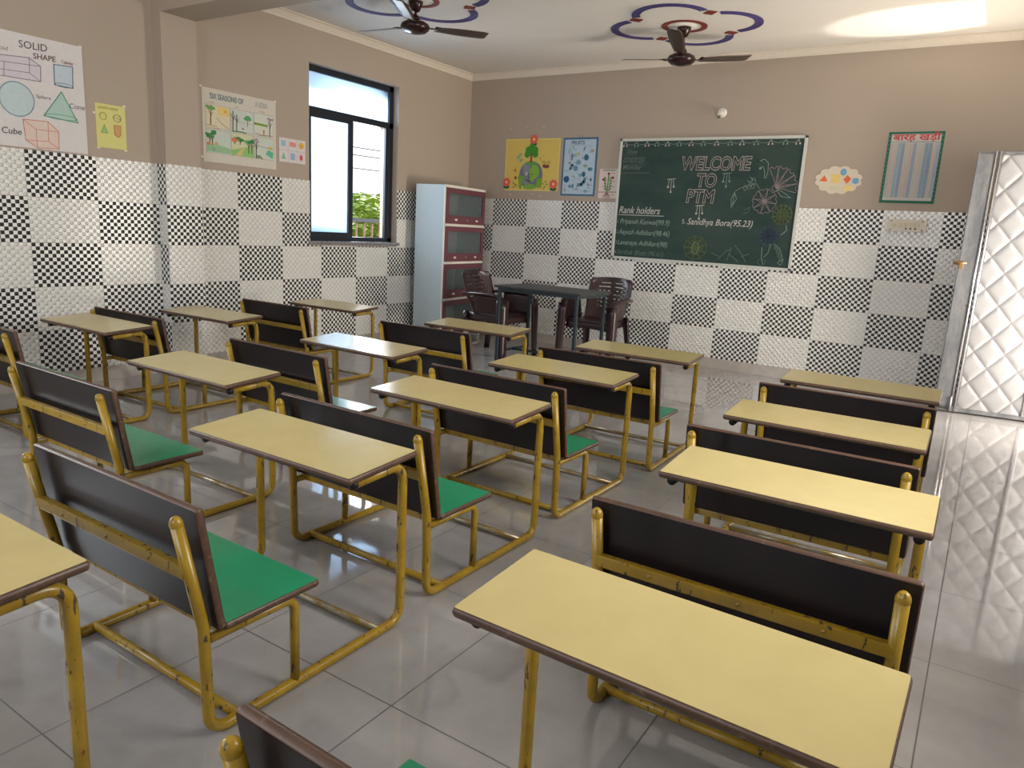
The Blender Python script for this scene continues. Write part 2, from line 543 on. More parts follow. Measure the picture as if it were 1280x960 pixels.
# ------------------------------------------------------------------ room shell
RX, RY, H = 6.0, -9.0, 2.92
WT = 0.24
def quadbox(mb, x0, x1, y0, y1, z0, z1, m=0):
    mb.box(((x0+x1)/2, (y0+y1)/2, (z0+z1)/2), (x1-x0, y1-y0, z1-z0), m)
mb = MB(); quadbox(mb, -WT, RX+WT, RY-WT, WT, -0.12, 0); struct(mb.build('floor', W_FLOOR))
mb = MB(); quadbox(mb, -WT, RX+WT, RY-WT, WT, H, H+0.12); struct(mb.build('ceiling', W_CEIL))
mb = MB(); quadbox(mb, -WT, RX+WT, 0, WT, 0, H); wb = struct(mb.build('wall_back', W_WALL))
WY0, WY1, WZ0, WZ1 = -2.39, -1.215, 1.02, 2.575
mb = MB()
quadbox(mb, -WT, 0, -6.2, WY0, 0, H); quadbox(mb, -WT, 0, RY-WT, -7.4, 0, H); quadbox(mb, -WT, 0, -7.4, -6.2, 0, 1.1); quadbox(mb, -WT, 0, -7.4, -6.2, 2.4, H); quadbox(mb, -WT, 0, WY1, WT*0, 0, H)
quadbox(mb, -WT, 0, WY0, WY1, 0, WZ0); quadbox(mb, -WT, 0, WY0, WY1, WZ1, H)
wl = struct(mb.build('wall_left', W_WALL))
DY0, DY1, DZ = -1.28, -0.26, 2.05
SY0, SY1, SZ0, SZ1 = -5.6, -4.2, 1.1, 2.4
mb = MB()
quadbox(mb, RX, RX+WT, DY1, 0, 0, H); quadbox(mb, RX, RX+WT, DY0, DY1, DZ, H)
quadbox(mb, RX, RX+WT, SY1, DY0, 0, H); quadbox(mb, RX, RX+WT, RY-WT, SY0, 0, H)
quadbox(mb, RX, RX+WT, SY0, SY1, 0, SZ0); quadbox(mb, RX, RX+WT, SY0, SY1, SZ1, H)
wr = struct(mb.build('wall_right', W_WALL))
mb = MB()
xs = [0, 0.55, 2.05, 3.15, 4.65, RX]
for i in range(5):
    if i in (1, 3):
        quadbox(mb, xs[i], xs[i+1], RY-WT, RY, 0, 1.1); quadbox(mb, xs[i], xs[i+1], RY-WT, RY, 2.4, H)
    else:
        quadbox(mb, xs[i], xs[i+1], RY-WT, RY, 0, H)
wrr = struct(mb.build('wall_rear', W_WALL))
# pilaster and beam
PY0, PY1, PX = -3.836, -3.558, 0.11
mb = MB(); quadbox(mb, 0, PX, PY0, PY1, 0, 2.6); pil = struct(mb.build('trim_1', W_WALL), 'tan painted pilaster on the left wall under the beam')
mb = MB(); quadbox(mb, 0, RX, PY0, PY1, 2.6, H)
struct(mb.build('trim_2', W_WALL), 'tan painted ceiling beam crossing the room')
# cornice
def cornice(name, a, b, nrm):
    a, b, nrm = Vector(a), Vector(b), Vector(nrm)
    prof = [(0, -0.065), (0.010, -0.065), (0.014, -0.052), (0.028, -0.030), (0.040, -0.014), (0.055, -0.010), (0.055, 0.0), (0, 0)]
    mb = MB()
    mb.loft([[a + nrm*d + Vector((0, 0, H+z)) for d, z in prof], [b + nrm*d + Vector((0, 0, H+z)) for d, z in prof]], sm=False)
    struct(mb.build(name, CORN))
cornice('trim_3', (0, 0, 0), (RX, 0, 0), (0, -1, 0))
cornice('trim_4', (0, PY1, 0), (0, 0, 0), (1, 0, 0))
cornice('trim_5', (RX, PY1, 0), (RX, 0, 0), (-1, 0, 0))
cornice('trim_6', (0, RY, 0), (0, PY0, 0), (1, 0, 0))
# tile dado (children of the walls) and skirting
TT = 0.008
d_back = m_dado('dot_tiles_back', 'X', 1, 0.3818, 0)
d_far = m_dado('dot_tiles_left', 'Y', -1, 1.3525, 1)
d_near = m_dado('dot_tiles_left_rear', 'Y', -1, 4.2916, 0)
d_pilr = m_dado('dot_tiles_pilaster_edge', 'X', 1, -0.07, 0)
d_pil = m_dado('dot_tiles_pilaster_face', 'Y', -1, 3.45, 1)
d_right = m_dado('dot_tiles_right', 'Y', -1, 0.0, 0)
def dado(name, mat, parent, *boxes):
    mb = MB()
    for b in boxes: quadbox(mb, *b)
    return mb.build(name, mat, parent)
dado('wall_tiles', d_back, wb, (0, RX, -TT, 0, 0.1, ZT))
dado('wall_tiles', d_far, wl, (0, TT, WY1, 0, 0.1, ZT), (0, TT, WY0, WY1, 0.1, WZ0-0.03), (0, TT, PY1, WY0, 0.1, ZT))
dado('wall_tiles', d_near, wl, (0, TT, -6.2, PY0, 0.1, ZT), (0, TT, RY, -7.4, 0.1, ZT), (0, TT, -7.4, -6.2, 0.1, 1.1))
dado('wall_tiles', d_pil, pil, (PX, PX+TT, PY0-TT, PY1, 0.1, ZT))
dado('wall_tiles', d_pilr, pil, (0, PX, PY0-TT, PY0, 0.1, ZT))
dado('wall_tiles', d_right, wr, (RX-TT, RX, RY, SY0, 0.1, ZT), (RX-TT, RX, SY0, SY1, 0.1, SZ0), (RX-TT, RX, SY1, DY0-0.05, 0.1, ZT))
def skirt(name, *boxes):
    mb = MB()
    for b in boxes: quadbox(mb, *b)
    struct(mb.build(name, SKIRT))
skirt('baseboard_back', (0, RX, -0.012, 0, 0, 0.1))
skirt('baseboard_left', (0, 0.012, RY, PY0, 0, 0.1), (0, 0.012, PY1, -0.012, 0, 0.1), (0, PX+0.012, PY0-0.012, PY0, 0, 0.1), (PX, PX+0.012, PY0, PY1, 0, 0.1))
skirt('baseboard_right', (RX-0.012, RX, RY, DY0-0.05, 0, 0.1))
skirt('baseboard_rear', (0.012, RX-0.012, RY, RY+0.012, 0, 0.1))

# window in the left wall
win = bpy.data.objects.new('window_1', None); C.objects.link(win); struct(win, 'black framed window with frosted panes and an open sliding sash')
FXc = -0.10
def bar(mb, y0, y1, z0, z1, d=0.055, x=FXc):
    mb.box((x, (y0+y1)/2, (z0+z1)/2), (d, y1-y0, z1-z0), 0, bev=0.003)
mb = MB()
bar(mb, WY0, WY0+0.05, WZ0+0.02, WZ1); bar(mb, WY1-0.06, WY1, WZ0+0.02, WZ1)
bar(mb, WY0, WY1, WZ1-0.055, WZ1); bar(mb, WY0, WY1, WZ0+0.012, WZ0+0.055)
bar(mb, WY0, WY1, 2.165, 2.225)
bar(mb, WY1-0.105, WY1-0.065, WZ0+0.05, 2.17, 0.03, FXc+0.01)
mb.build('window_frame', BLACKAL, win)
mb = MB()
bar(mb, -1.835, -1.775, WZ0+0.05, 2.17, 0.03, FXc+0.012); bar(mb, WY0+0.045, WY0+0.09, WZ0+0.05, 2.17, 0.03, FXc+0.012)
bar(mb, WY0+0.05, -1.80, WZ0+0.045, WZ0+0.095, 0.028, FXc+0.012); bar(mb, WY0+0.05, -1.80, 2.135, 2.17, 0.028, FXc+0.012)
sash = mb.build('sliding_sash', BLACKAL, win)
mb = MB(); quadbox(mb, FXc+0.009, FXc+0.014, WY0+0.07, -1.81, WZ0+0.07, 2.15); mb.build('frosted_pane', FROST, sash)
mb = MB(); quadbox(mb, FXc-0.003, FXc+0.003, WY0+0.03, WY1-0.03, 2.20, WZ1-0.03); mb.build('frosted_pane', FROST, win)
mb = MB(); mb.box((-0.0475, (WY0+WY1)/2-0.005, WZ0-0.004), (0.175, WY1-WY0+0.03, 0.032), 0, bev=0.004); mb.build('window_sill', GRAN, win)
# frames of the assumed window openings out of view, added for daylight
def assumed_win(name, lo, hi, axis):
    e = bpy.data.objects.new(name, None); C.objects.link(e); struct(e)
    mb = MB()
    a0, a1 = lo[0], hi[0]; z0, z1 = lo[1], hi[1]
    def bb(u0, u1, w0, w1):
        if axis == 'X': mb.box(((u0+u1)/2, RY-0.12, (w0+w1)/2), (u1-u0, 0.05, w1-w0), 0)
        elif axis == 'L': mb.box((-0.12, (u0+u1)/2, (w0+w1)/2), (0.05, u1-u0, w1-w0), 0)
        else: mb.box((RX+0.12, (u0+u1)/2, (w0+w1)/2), (0.05, u1-u0, w1-w0), 0)
    bb(a0, a0+0.05, z0, z1); bb(a1-0.05, a1, z0, z1); bb(a0, a1, z0, z0+0.05); bb(a0, a1, z1-0.05, z1); bb((a0+a1)/2-0.025, (a0+a1)/2+0.025, z0, z1)
    mb.build('window_frame', BLACKAL, e)
assumed_win('window_2', (0.55, 1.1), (2.05, 2.4), 'X')
assumed_win('window_3', (3.15, 1.1), (4.65, 2.4), 'X')
assumed_win('window_5', (-7.4, 1.1), (-6.2, 2.4), 'L')
assumed_win('window_4', (SY0, SZ0), (SY1, SZ1), 'Y')

# ------------------------------------------------------------------ steel door leaf standing open against the back wall
door = bpy.data.objects.new('door_1', None); C.objects.link(door)
struct(door, 'open steel door leaf with quilted diamond sheet, dented edge')
door.location = (5.057, -0.40, 0.012)
door.rotation_euler = (0, 0, math.atan2(0.11, 0.92))
DW, DH = 0.93, 1.985
mb = MB()
mb.box((0.055, 0.0, DH/2), (0.11, 0.045, DH), 0, bev=0.006)
mb.box((DW-0.03, 0.0, DH/2), (0.06, 0.045, DH), 0, bev=0.004)
mb.box((DW/2, 0.0, DH-0.012), (DW, 0.045, 0.024), 0, bev=0.004)
mb.box((DW/2, 0.0, 0.02), (DW, 0.045, 0.04), 0, bev=0.004)
mb.build('door_frame', STILE, door)
mb = MB()
for xx, ww in ((0.118, 0.016), (0.146, 0.018)):
    mb.tube([(xx, -0.024, 0.0), (xx, -0.024, DH)], ww/2, 0, n=10)
mb.build('edge_moulding', flat((205, 205, 210), 0.22, 0.8, 0.5, 'polished_steel'), door)
# quilted sheet
mb = MB()
x0, x1, z0, z1 = 0.155, DW-0.06, 0.03, DH-0.02
P_ = 0.205
nx, nz = 92, 200
g = []
for i in range(nx+1):
    row = []
    for j in range(nz+1):
        x = x0+(x1-x0)*i/nx; z = z0+(z1-z0)*j/nz
        u = (x/1.0 + z/1.19)/P_; v = (x/1.0 - z/1.19)/P_
        fu, fv = abs((u % 1)-0.5)*2, abs((v % 1)-0.5)*2
        h = 0.009*(1-max(fu, fv)**6)*(1-0.25*(fu*fu+fv*fv)/2)
        row.append(mb.v((x, -0.014-h, z)))
    g.append(row)
for i in range(nx):
    for j in range(nz):
        mb.f([g[i][j], g[i+1][j], g[i+1][j+1], g[i][j+1]], 0, True)
qs = mb.build('quilted_panel', QUILT, door)
sm_ = qs.modifiers.new('thick', 'SOLIDIFY'); sm_.thickness = 0.004; sm_.offset = 1
mb = MB()
nu = int((x1-x0)/P_*2)
for a in range(-40, 60):
    for b in range(-40, 60):
        if (a+b) % 1: continue
        u, v = a*1.0, b*1.0
        x = P_*(u+v)/2; z = 1.19*P_*(u-v)/2
        if x0+0.01 < x < x1-0.01 and z0+0.01 < z < z1-0.01:
            mb.lathe([(0.0, 0.019), (0.005, 0.017), (0.006, 0.012)], (x, 0, z), 0, 8, 'Y')
mb.build('rivet', flat((200, 198, 196), 0.3, 0.7, 0.5, 'rivet_steel'), door)['kind'] = 'stuff'
mb = MB()
mb.box((0.60, -0.028, DH/2), (0.028, 0.012, DH-0.06), 0, bev=0.003)
for k in range(30):
    mb.lathe([(0.0, 0.040), (0.005, 0.038), (0.006, 0.032)], (0.60, 0, 0.08+k*0.064), 0, 8, 'Y')
mb.build('riveted_strip', flat((170, 170, 174), 0.35, 0.7, 0.5, 'strip_steel'), door)
mb = MB()
mb.box((-0.004, -0.03, 1.16), (0.075, 0.012, 0.035), 0, bev=0.003)
mb.tube([(-0.035, -0.045, 1.16), (0.05, -0.045, 1.16)], 0.007, 0, n=8)
mb.box((0.015, -0.04, 1.135), (0.03, 0.012, 0.04), 0, bev=0.003)
mb.build('door_bolt', flat((150, 120, 85), 0.4, 0.6, 0.5, 'rusty_brass'), door)
mb = MB()
for z in (0.25, 1.0, 1.75):
    mb.tube([(DW+0.006, 0, z-0.05), (DW+0.006, 0, z+0.05)], 0.010, 0, n=10)
mb.build('hinge', STILE, door)
mb = MB()
mb.box((0.105, -0.01, 0.006), (0.13, 0.03, 0.012), 0, bev=0.002)
mb.tube([(0.11, -0.035, 0.0), (0.11, -0.035, 0.12)], 0.008, 0, n=8)
mb.build('foot_bolt', STILE, door)
# door lining in the right wall
mb = MB()
quadbox(mb, RX-0.012, RX+WT+0.01, DY0-0.05, DY0, 0, DZ+0.05); quadbox(mb, RX-0.012, RX+WT+0.01, DY1, DY1+0.05, 0, DZ+0.05); quadbox(mb, RX-0.012, RX+WT+0.01, DY0, DY1, DZ, DZ+0.05)
struct(mb.build('door_2', STILE), 'steel lining of the open doorway')

# ------------------------------------------------------------------ school bench and desk units
def board(x0, x1, y0, y1, t, r=0.008):
    """flat board, top at z=0; slots 0 edge, 1 top, 2 underside"""
    mb = MB()
    e = t*0.30
    def ring(ins, z): return [Vector((x, y, z)) for x, y in rrect(x0+ins, x1-ins, y0+ins, y1-ins, max(r-ins, 0.003))]
    lv = [(0.0035, 0.0), (0.0008, -e), (0, -t/2), (0.0008, -t+e), (0.0035, -t)]
    R = [[mb.v(p) for p in ring(i, z)] for i, z in lv]
    n = len(R[0])
    for a, b in zip(R, R[1:]):
        for k in range(n): mb.f([a[k], a[(k+1) % n], b[(k+1) % n], b[k]], 0, True)
    mb.f(R[0], 0); mb.f(R[-1], 0)
    top = [mb.v((x, y, 0.0006)) for x, y in rrect(x0+0.004, x1-0.004, y0+0.004, y1-0.004, r*0.7)]
    mb.f(top, 1)
    bot = [mb.v((x, y, -t-0.0006)) for x, y in rrect(x0+0.004, x1-0.004, y0+0.004, y1-0.004, r*0.7)]
    mb.f(bot, 2)
    return mb
HL = 0.365; TX = 0.333; TR = 0.0145
def make_unit(W=0.285):
    root = thing('school_bench', 'x', 'school bench')
    # desk top slopes towards the seat
    dt = board(-HL, HL, -W, 0, 0.019).build('desk_top', [EDGE, LAM, DARK], root, loc=(0, 0, 0.569), rot=(math.atan2(0.019, W), 0, 0))
    st = board(-HL, HL, -0.675, -0.386, 0.018).build('seat', [EDGE, GREEN, DARK], root, loc=(0, 0, 0.300))
    ang = math.atan2(0.315, -0.052)
    bk = board(-HL, HL, 0, 0.318, 0.019, 0.008).build('backrest', [EDGE, DARK, DARK], root, loc=(0, -0.690, 0.287), rot=(ang, 0, 0))
    for s in (-1, 1):
        x = s*TX
        mb = MB()
        mb.tube([(x, -0.768, 0.575), (x, -0.712, 0.300), (x, -0.705, TR), (x, -0.030, TR), (x, -0.030, 0.528), (x, -W+0.055, 0.517)], TR, 0, fil=0.05, n=14, fn=7)
        mb.build('side_frame', YEL, root)
        mb = MB(); mb.lathe([(0, 0.011), (0.007, 0.0095), (0.012, 0.004), (TR+0.0004, -0.004), (TR+0.0004, -0.012)], (0, 0, 0), 0, 16)
        mb.build('post_cap', YEL, root, loc=(x, -0.769, 0.578), rot=(rad(11), 0, 0))
        mb = MB()
        mb.tube([(x, -0.446, TR), (x, -0.446, 0.262), (x, -0.700, 0.262)], 0.0125, 0, fil=0.035, n=12)
        mb.build('seat_leg', YEL, root)
        mb = MB(); mb.tube([(x, -W+0.055, 0.517), (x, -W+0.038, 0.516)], TR*0.95, 0, n=14, dome=True)
        mb.build('end_cap', CAP, root)
    mb = MB(); mb.box((0, -0.747, 0.448), (2*TX, 0.022, 0.030), 0, bev=0.003)
    for xx in (-0.19, 0.02, 0.2): mb.lathe([(0, 0.016), (0.004, 0.014), (0.005, 0.010)], (xx, -0.747, 0.448), 0, 8, 'Y')
    mb.build('back_rail', YEL, root)
    mb = MB(); mb.box((0, -0.655, 0.266), (2*TX, 0.020, 0.024), 0, bev=0.003); mb.build('seat_rail', YEL, root)
    mb = MB(); mb.box((0, -W+0.075, 0.532), (2*TX, 0.026, 0.022), 0, bev=0.003)
    mb.box((0, -0.06, 0.540), (2*TX, 0.024, 0.018), 0, bev=0.003); mb.build('desk_rail', YEL, root)
    mb = MB(); mb.tube([(-TX, -0.625, TR+0.004), (TX, -0.625, TR+0.004)], 0.0125, 0, n=12); mb.build('rear_crossbar', YEL, root)
    mb = MB(); mb.tube([(-TX, -0.125, TR+0.004), (TX, -0.125, TR+0.004)], 0.0115, 0, n=12); mb.build('front_crossbar', WORN, root)
    return root
GRP = 'school bench and desk units in four columns'
UN = [  # right end x, front y, angle, label
 (5.296, -5.826, -0.9, 'school bench nearest the viewer in the right-hand column, with the largest desk top'),
 (5.277, -4.781, 0.6, 'second school bench from the viewer in the right-hand column beside the door aisle'),
 (5.197, -3.901, 1.0, 'second school bench from the chalkboard wall in the right-hand column'),
 (5.179, -2.884, 1.0, 'frontmost school bench of the right-hand column, beside the open steel door'),
 (3.935, -6.42, 0.0, 'school bench at the bottom left corner, only its desk corner and bent leg showing'),
 (3.933, -5.454, 0.0, 'hindmost whole school bench of the third column, with a large green seat'),
 (3.913, -4.612, -1.0, 'third column school bench with green seat, third desk from the chalkboard wall'),
 (3.905, -3.735, -1.0, 'third column school bench with a green seat, second desk from the chalkboard wall'),
 (3.931, -2.828, 1.5, 'frontmost school bench of the third column, desk under the left end of the chalkboard'),
 (2.761, -4.996, -0.3, 'hindmost school bench of the second column, green seat beside the wide centre aisle'),
 (2.756, -3.989, -1.0, 'middle school bench of the second column, desk top shining pale blue from the window'),
 (2.682, -2.781, 0.8, 'frontmost school bench of the second column, desk before the cabinet and plastic chair'),
 (1.185, -5.475, 0.0, 'school bench mostly cut off at the left edge of the photo'),
 (1.228, -4.66, 0.3, 'school bench by the left wall under the yellow paper, second visible from the left edge'),
 (1.191, -3.853, 1.2, 'school bench by the left wall beside the pilaster'),
 (1.209, -2.747, 0.0, 'school bench by the left wall under the window, frontmost of its column'),
]
proto = make_unit()
for i, (xr, yf, a, lab) in enumerate(UN):
    o = proto if i == 0 else copy_tree(proto)
    a = rad(a)
    o.location = (xr - HL*cos(a), yf - HL*sin(a), 0)
    o.rotation_euler = (0, 0, a)
    tag(o, lab, 'school bench', GRP)

# ------------------------------------------------------------------ storage cabinet
cx0, cy0 = 0.475, -1.03
CABW, CABD, CABH = 0.87, 0.345, 1.645
cab = thing('storage_cabinet', 'tall pale blue steel cabinet with four maroon glass-fronted flap doors in the corner', 'cabinet', (cx0, cy0, 0), rad(97.2))
# local x along the front, local y into the cabinet (towards the wall), z up
CABM = flat((170, 184, 190), 0.28, 0.0, 0.5, 'pale_blue_enamel')
MAR = flat((106, 58, 70), 0.38, 0.0, 0.5, 'maroon_enamel')
mb = MB(); t = 0.018
mb.box((t/2, CABD/2, CABH/2), (t, CABD, CABH), 0, bev=0.003); mb.box((CABW-t/2, CABD/2, CABH/2), (t, CABD, CABH), 0, bev=0.003)
mb.box((CABW/2, CABD-t/4, CABH/2), (CABW-2*t, t/2, CABH-0.01), 0)
shelfz = [1.636, 1.245, 0.852, 0.466, 0.075]
for z in shelfz: mb.box((CABW/2, CABD/2+0.001, z), (CABW-2*t+0.002, CABD-0.006, 0.022), 0)
mb.build('body', CABM, cab)
mb = MB()
for z in shelfz: mb.box((CABW/2, -0.004, z), (CABW, 0.012, 0.026), 0, bev=0.002)
for x in (0.008, CABW-0.008): mb.box((x, -0.004, CABH/2), (0.016, 0.012, CABH), 0, bev=0.002)
mb.build('front_trim', WHITE, cab)
CG = m_cab_glass()
for k in range(4):
    zt, zb = shelfz[k]-0.014, shelfz[k+1]+0.014
    mb = MB(); xa, xb = 0.018, CABW-0.018; y = -0.012
    fw, fb = 0.052, 0.085
    mb.box((xa+fw/2, y, (zt+zb)/2), (fw, 0.018, zt-zb), 0, bev=0.002); mb.box((xb-fw/2, y, (zt+zb)/2), (fw, 0.018, zt-zb), 0, bev=0.002)
    mb.box(((xa+xb)/2, y, zt-fw/2), (xb-xa-2*fw+0.002, 0.018, fw), 0, bev=0.002); mb.box(((xa+xb)/2, y, zb+fb/2), (xb-xa-2*fw+0.002, 0.018, fb), 0, bev=0.002)
    d = mb.build('door', MAR, cab)
    mb = MB(); mb.box(((xa+xb)/2, y+0.002, (zt+zb)/2+0.01), (xb-xa-2*fw+0.006, 0.004, zt-zb-fw-fb+0.01), 0); mb.build('glass_pane', CG, d)
    for hx in (0.22, CABW-0.20):
        mb = MB(); mb.lathe([(0, 0.024), (0.022, 0.022), (0.028, 0.016), (0.026, 0.009)], (0, 0, 0), 0, 20, 'Y')
        h = mb.build('handle', WHITE, d, loc=(hx, 0, zb+0.042)); h.scale = (1.25, 1, 0.5)
    mb = MB(); mb.lathe([(0, 0.026), (0.010, 0.026), (0.012, 0.020), (0.013, 0.009)], (CABW/2+0.02, 0, zb+0.042), 0, 16, 'Y')
    mb.build('lock', flat((150, 150, 152), 0.3, 0.7, 0.5, 'lock_steel'), d)

# ------------------------------------------------------------------ teacher table
TEAL = flat((38, 52, 58), 0.4, 0.2, 0.5, 'dark_teal_paint')
TOPM = flat((44, 46, 48), 0.45, 0.0, 0.5, 'dark_table_laminate')
tbl = thing('teacher_table', 'dark grey steel-framed table between two plastic chairs', 'table', (1.895, -1.165, 0), rad(-1.5))
TW, TD, TH = 0.92, 0.58, 0.722
mb = MB(); mb.box((0, 0, TH-0.010), (TW, TD, 0.020), 0, bev=0.003); mb.build('table_top', TOPM, tbl)
mb = MB()
lx, ly = TW/2-0.045, TD/2-0.035
for s in (-1, 1):
    mb.box((0, s*ly, TH-0.036), (2*lx, 0.025, 0.030), 0); mb.box((s*lx, 0, TH-0.036), (0.025, 2*ly, 0.030), 0)
mb.build('apron', TEAL, tbl)
mb = MB()
for s in (-1, 1): mb.box((s*lx, 0, 0.10), (0.022, 2*ly, 0.022), 0)
mb.box((0, 0, 0.10), (2*lx, 0.022, 0.022), 0)
mb.build('stretcher', TEAL, tbl)
for sx_ in (-1, 1):
    for sy_ in (-1, 1):
        mb = MB(); mb.box((sx_*lx, sy_*ly, (TH-0.022)/2), (0.028, 0.028, TH-0.022), 0, bev=0.003); mb.build('leg', TEAL, tbl)

# ------------------------------------------------------------------ moulded plastic chairs
def gridmesh(mb, fn, nu, nv, hole=None, m=0):
    V = [[mb.v(fn(i/nu, j/nv)) for j in range(nv+1)] for i in range(nu+1)]
    for i in range(nu):
        for j in range(nv):
            if hole and hole(i, j): continue
            mb.f([V[i][j], V[i+1][j], V[i+1][j+1], V[i][j+1]], m, True)
def plastic_chair(label, loc, rz):
    # local: faces +Y; seat height .42
    r = thing('plastic_armchair', label, 'chair', loc, rz, 'maroon plastic armchairs at the table')
    def back(u, v):
        wid = 0.205 + 0.028*sin(min(v*1.3, 1)*pi/2)
        if v > 0.86: wid -= 0.028*((v-0.86)/0.14)**2
        x = (u-0.5)*2*wid
        z = 0.40 + 0.40*v + 0.012*(1-(2*u-1)**2)*v
        y = -0.195 - 0.165*v + 0.075*(abs(2*u-1)**2.2) - 0.015*sin(v*pi)
        return (x, y, z)
    def hole(i, j):
        if j in (9, 12, 15, 18, 21, 24) and (4 <= i <= 8 or 11 <= i <= 15): return i not in (4, 15) or j > 12
        if j == 27 and (5 <= i <= 8 or 11 <= i <= 14): return True
        if j in (4, 5) and i in (9, 10): return True
        return False
    mb = MB(); gridmesh(mb, back, 20, 32, hole); o = mb.build('backrest', PLASTIC, r)
    s = o.modifiers.new('thick', 'SOLIDIFY'); s.thickness = 0.010; s.offset = 0
    def seat(u, v):
        x = (u-0.5)*2*(0.195+0.035*v)
        y = -0.215 + 0.44*v
        z = 0.415 - 0.014*sin(pi*u)*sin(pi*v*0.9) - (0.035*((v-0.86)/0.14)**2 if v > 0.86 else 0)
        return (x, y, z)
    def sh(i, j): return j in (4, 6, 8) and (5 <= i <= 7 or 9 <= i <= 10 or 12 <= i <= 14)
    mb = MB(); gridmesh(mb, seat, 20, 16, sh)
    # apron below the seat
    def ap(u, v):
        a = u*4
        z = 0.415 - 0.075*v
        if a < 1: return (-0.195-0.035*a, -0.215+0.44*a, z)
        if a < 3: return (-0.23+0.23*(a-1), 0.225, z-0.02+0.018*cos((a-2)*pi/2)*v)
        return (0.23-0.035*(a-3), 0.225-0.44*(a-3), z)
    gridmesh(mb, ap, 24, 3)
    o = mb.build('seat', PLASTIC, r)
    s = o.modifiers.new('thick', 'SOLIDIFY'); s.thickness = 0.008; s.offset = 0
    for sd in (-1, 1):
        # armrest: broad curved strip from the back to the front leg
        path = [(sd*0.232, -0.245, 0.60), (sd*0.262, -0.10, 0.615), (sd*0.270, 0.08, 0.618), (sd*0.266, 0.20, 0.612), (sd*0.262, 0.245, 0.585), (sd*0.260, 0.255, 0.54)]
        rings = []
        for i, p in enumerate(path):
            p = Vector(p)
            q = Vector(path[min(i+1, len(path)-1)]) - Vector(path[max(i-1, 0)])
            q.normalize(); side = Vector((1, 0, 0)); up = side.cross(q).normalized()
            w_, h_ = 0.034, 0.010
            rings.append([p + side*(w_*a) + up*(h_*b) for a, b in ((-1, -0.3), (-0.85, 1), (0.85, 1), (1, -0.3), (0.9, -1.6), (0.75, -0.4), (-0.75, -0.4), (-0.9, -1.6))])
        mb = MB(); mb.loft(rings, 0); mb.build('armrest', PLASTIC, r)
        def sp_(u, v):
            y = -0.10+0.33*u
            return (sd*(0.262-0.030*(1-v)-0.01*(1-u)), y, 0.405+0.20*v)
        mb = MB(); gridmesh(mb, sp_, 10, 6); o = mb.build('side_panel', PLASTIC, r)
        s = o.modifiers.new('thick', 'SOLIDIFY'); s.thickness = 0.008; s.offset = 0
        mb = MB()
        def front(t):   # front leg runs from arm to floor as a tapering channel
            x = sd*(0.258 + 0.0*t); y = 0.252 + 0.0*t; z = 0.57*(1-t)
            return Vector((x+sd*0.012*t, y+0.025*t, z))
        rings = []
        for k in range(9):
            t = k/8; p = front(t); hw = 0.046-0.012*t; dp = 0.046-0.016*t; tt = 0.008
            rings.append([p + Vector((sd*a*hw, b*dp, 0)) for a, b in ((-1, 0.3), (-0.9, 1), (0.7, 1), (1, 0.6), (1, -1), (0.75, -1), (0.7, 0.45), (-0.7, 0.45))])
        mb.loft(rings, 0); mb.build('leg', PLASTIC, r)
        rings = []
        for k in range(7):
            t = k/6; p = Vector((sd*(0.205+0.035*t), -0.215-0.075*t, 0.43*(1-t))); hw = 0.034-0.012*t; dp = 0.026-0.006*t
            rings.append([p + Vector((sd*a*hw, b*dp, 0)) for a, b in ((-1, -0.3), (-0.9, -1), (0.7, -1), (1, -0.6), (1, 1), (0.75, 1), (0.7, -0.45), (-0.7, -0.45))])
        mb = MB(); mb.loft(rings, 0); mb.build('leg', PLASTIC, r)
    return r
plastic_chair('maroon plastic armchair left of the table in front of the cabinet', (1.225, -1.075, 0), rad(-90-2))
plastic_chair('maroon plastic armchair between the table and the chalkboard wall', (2.085, -0.56, 0), rad(180+3))

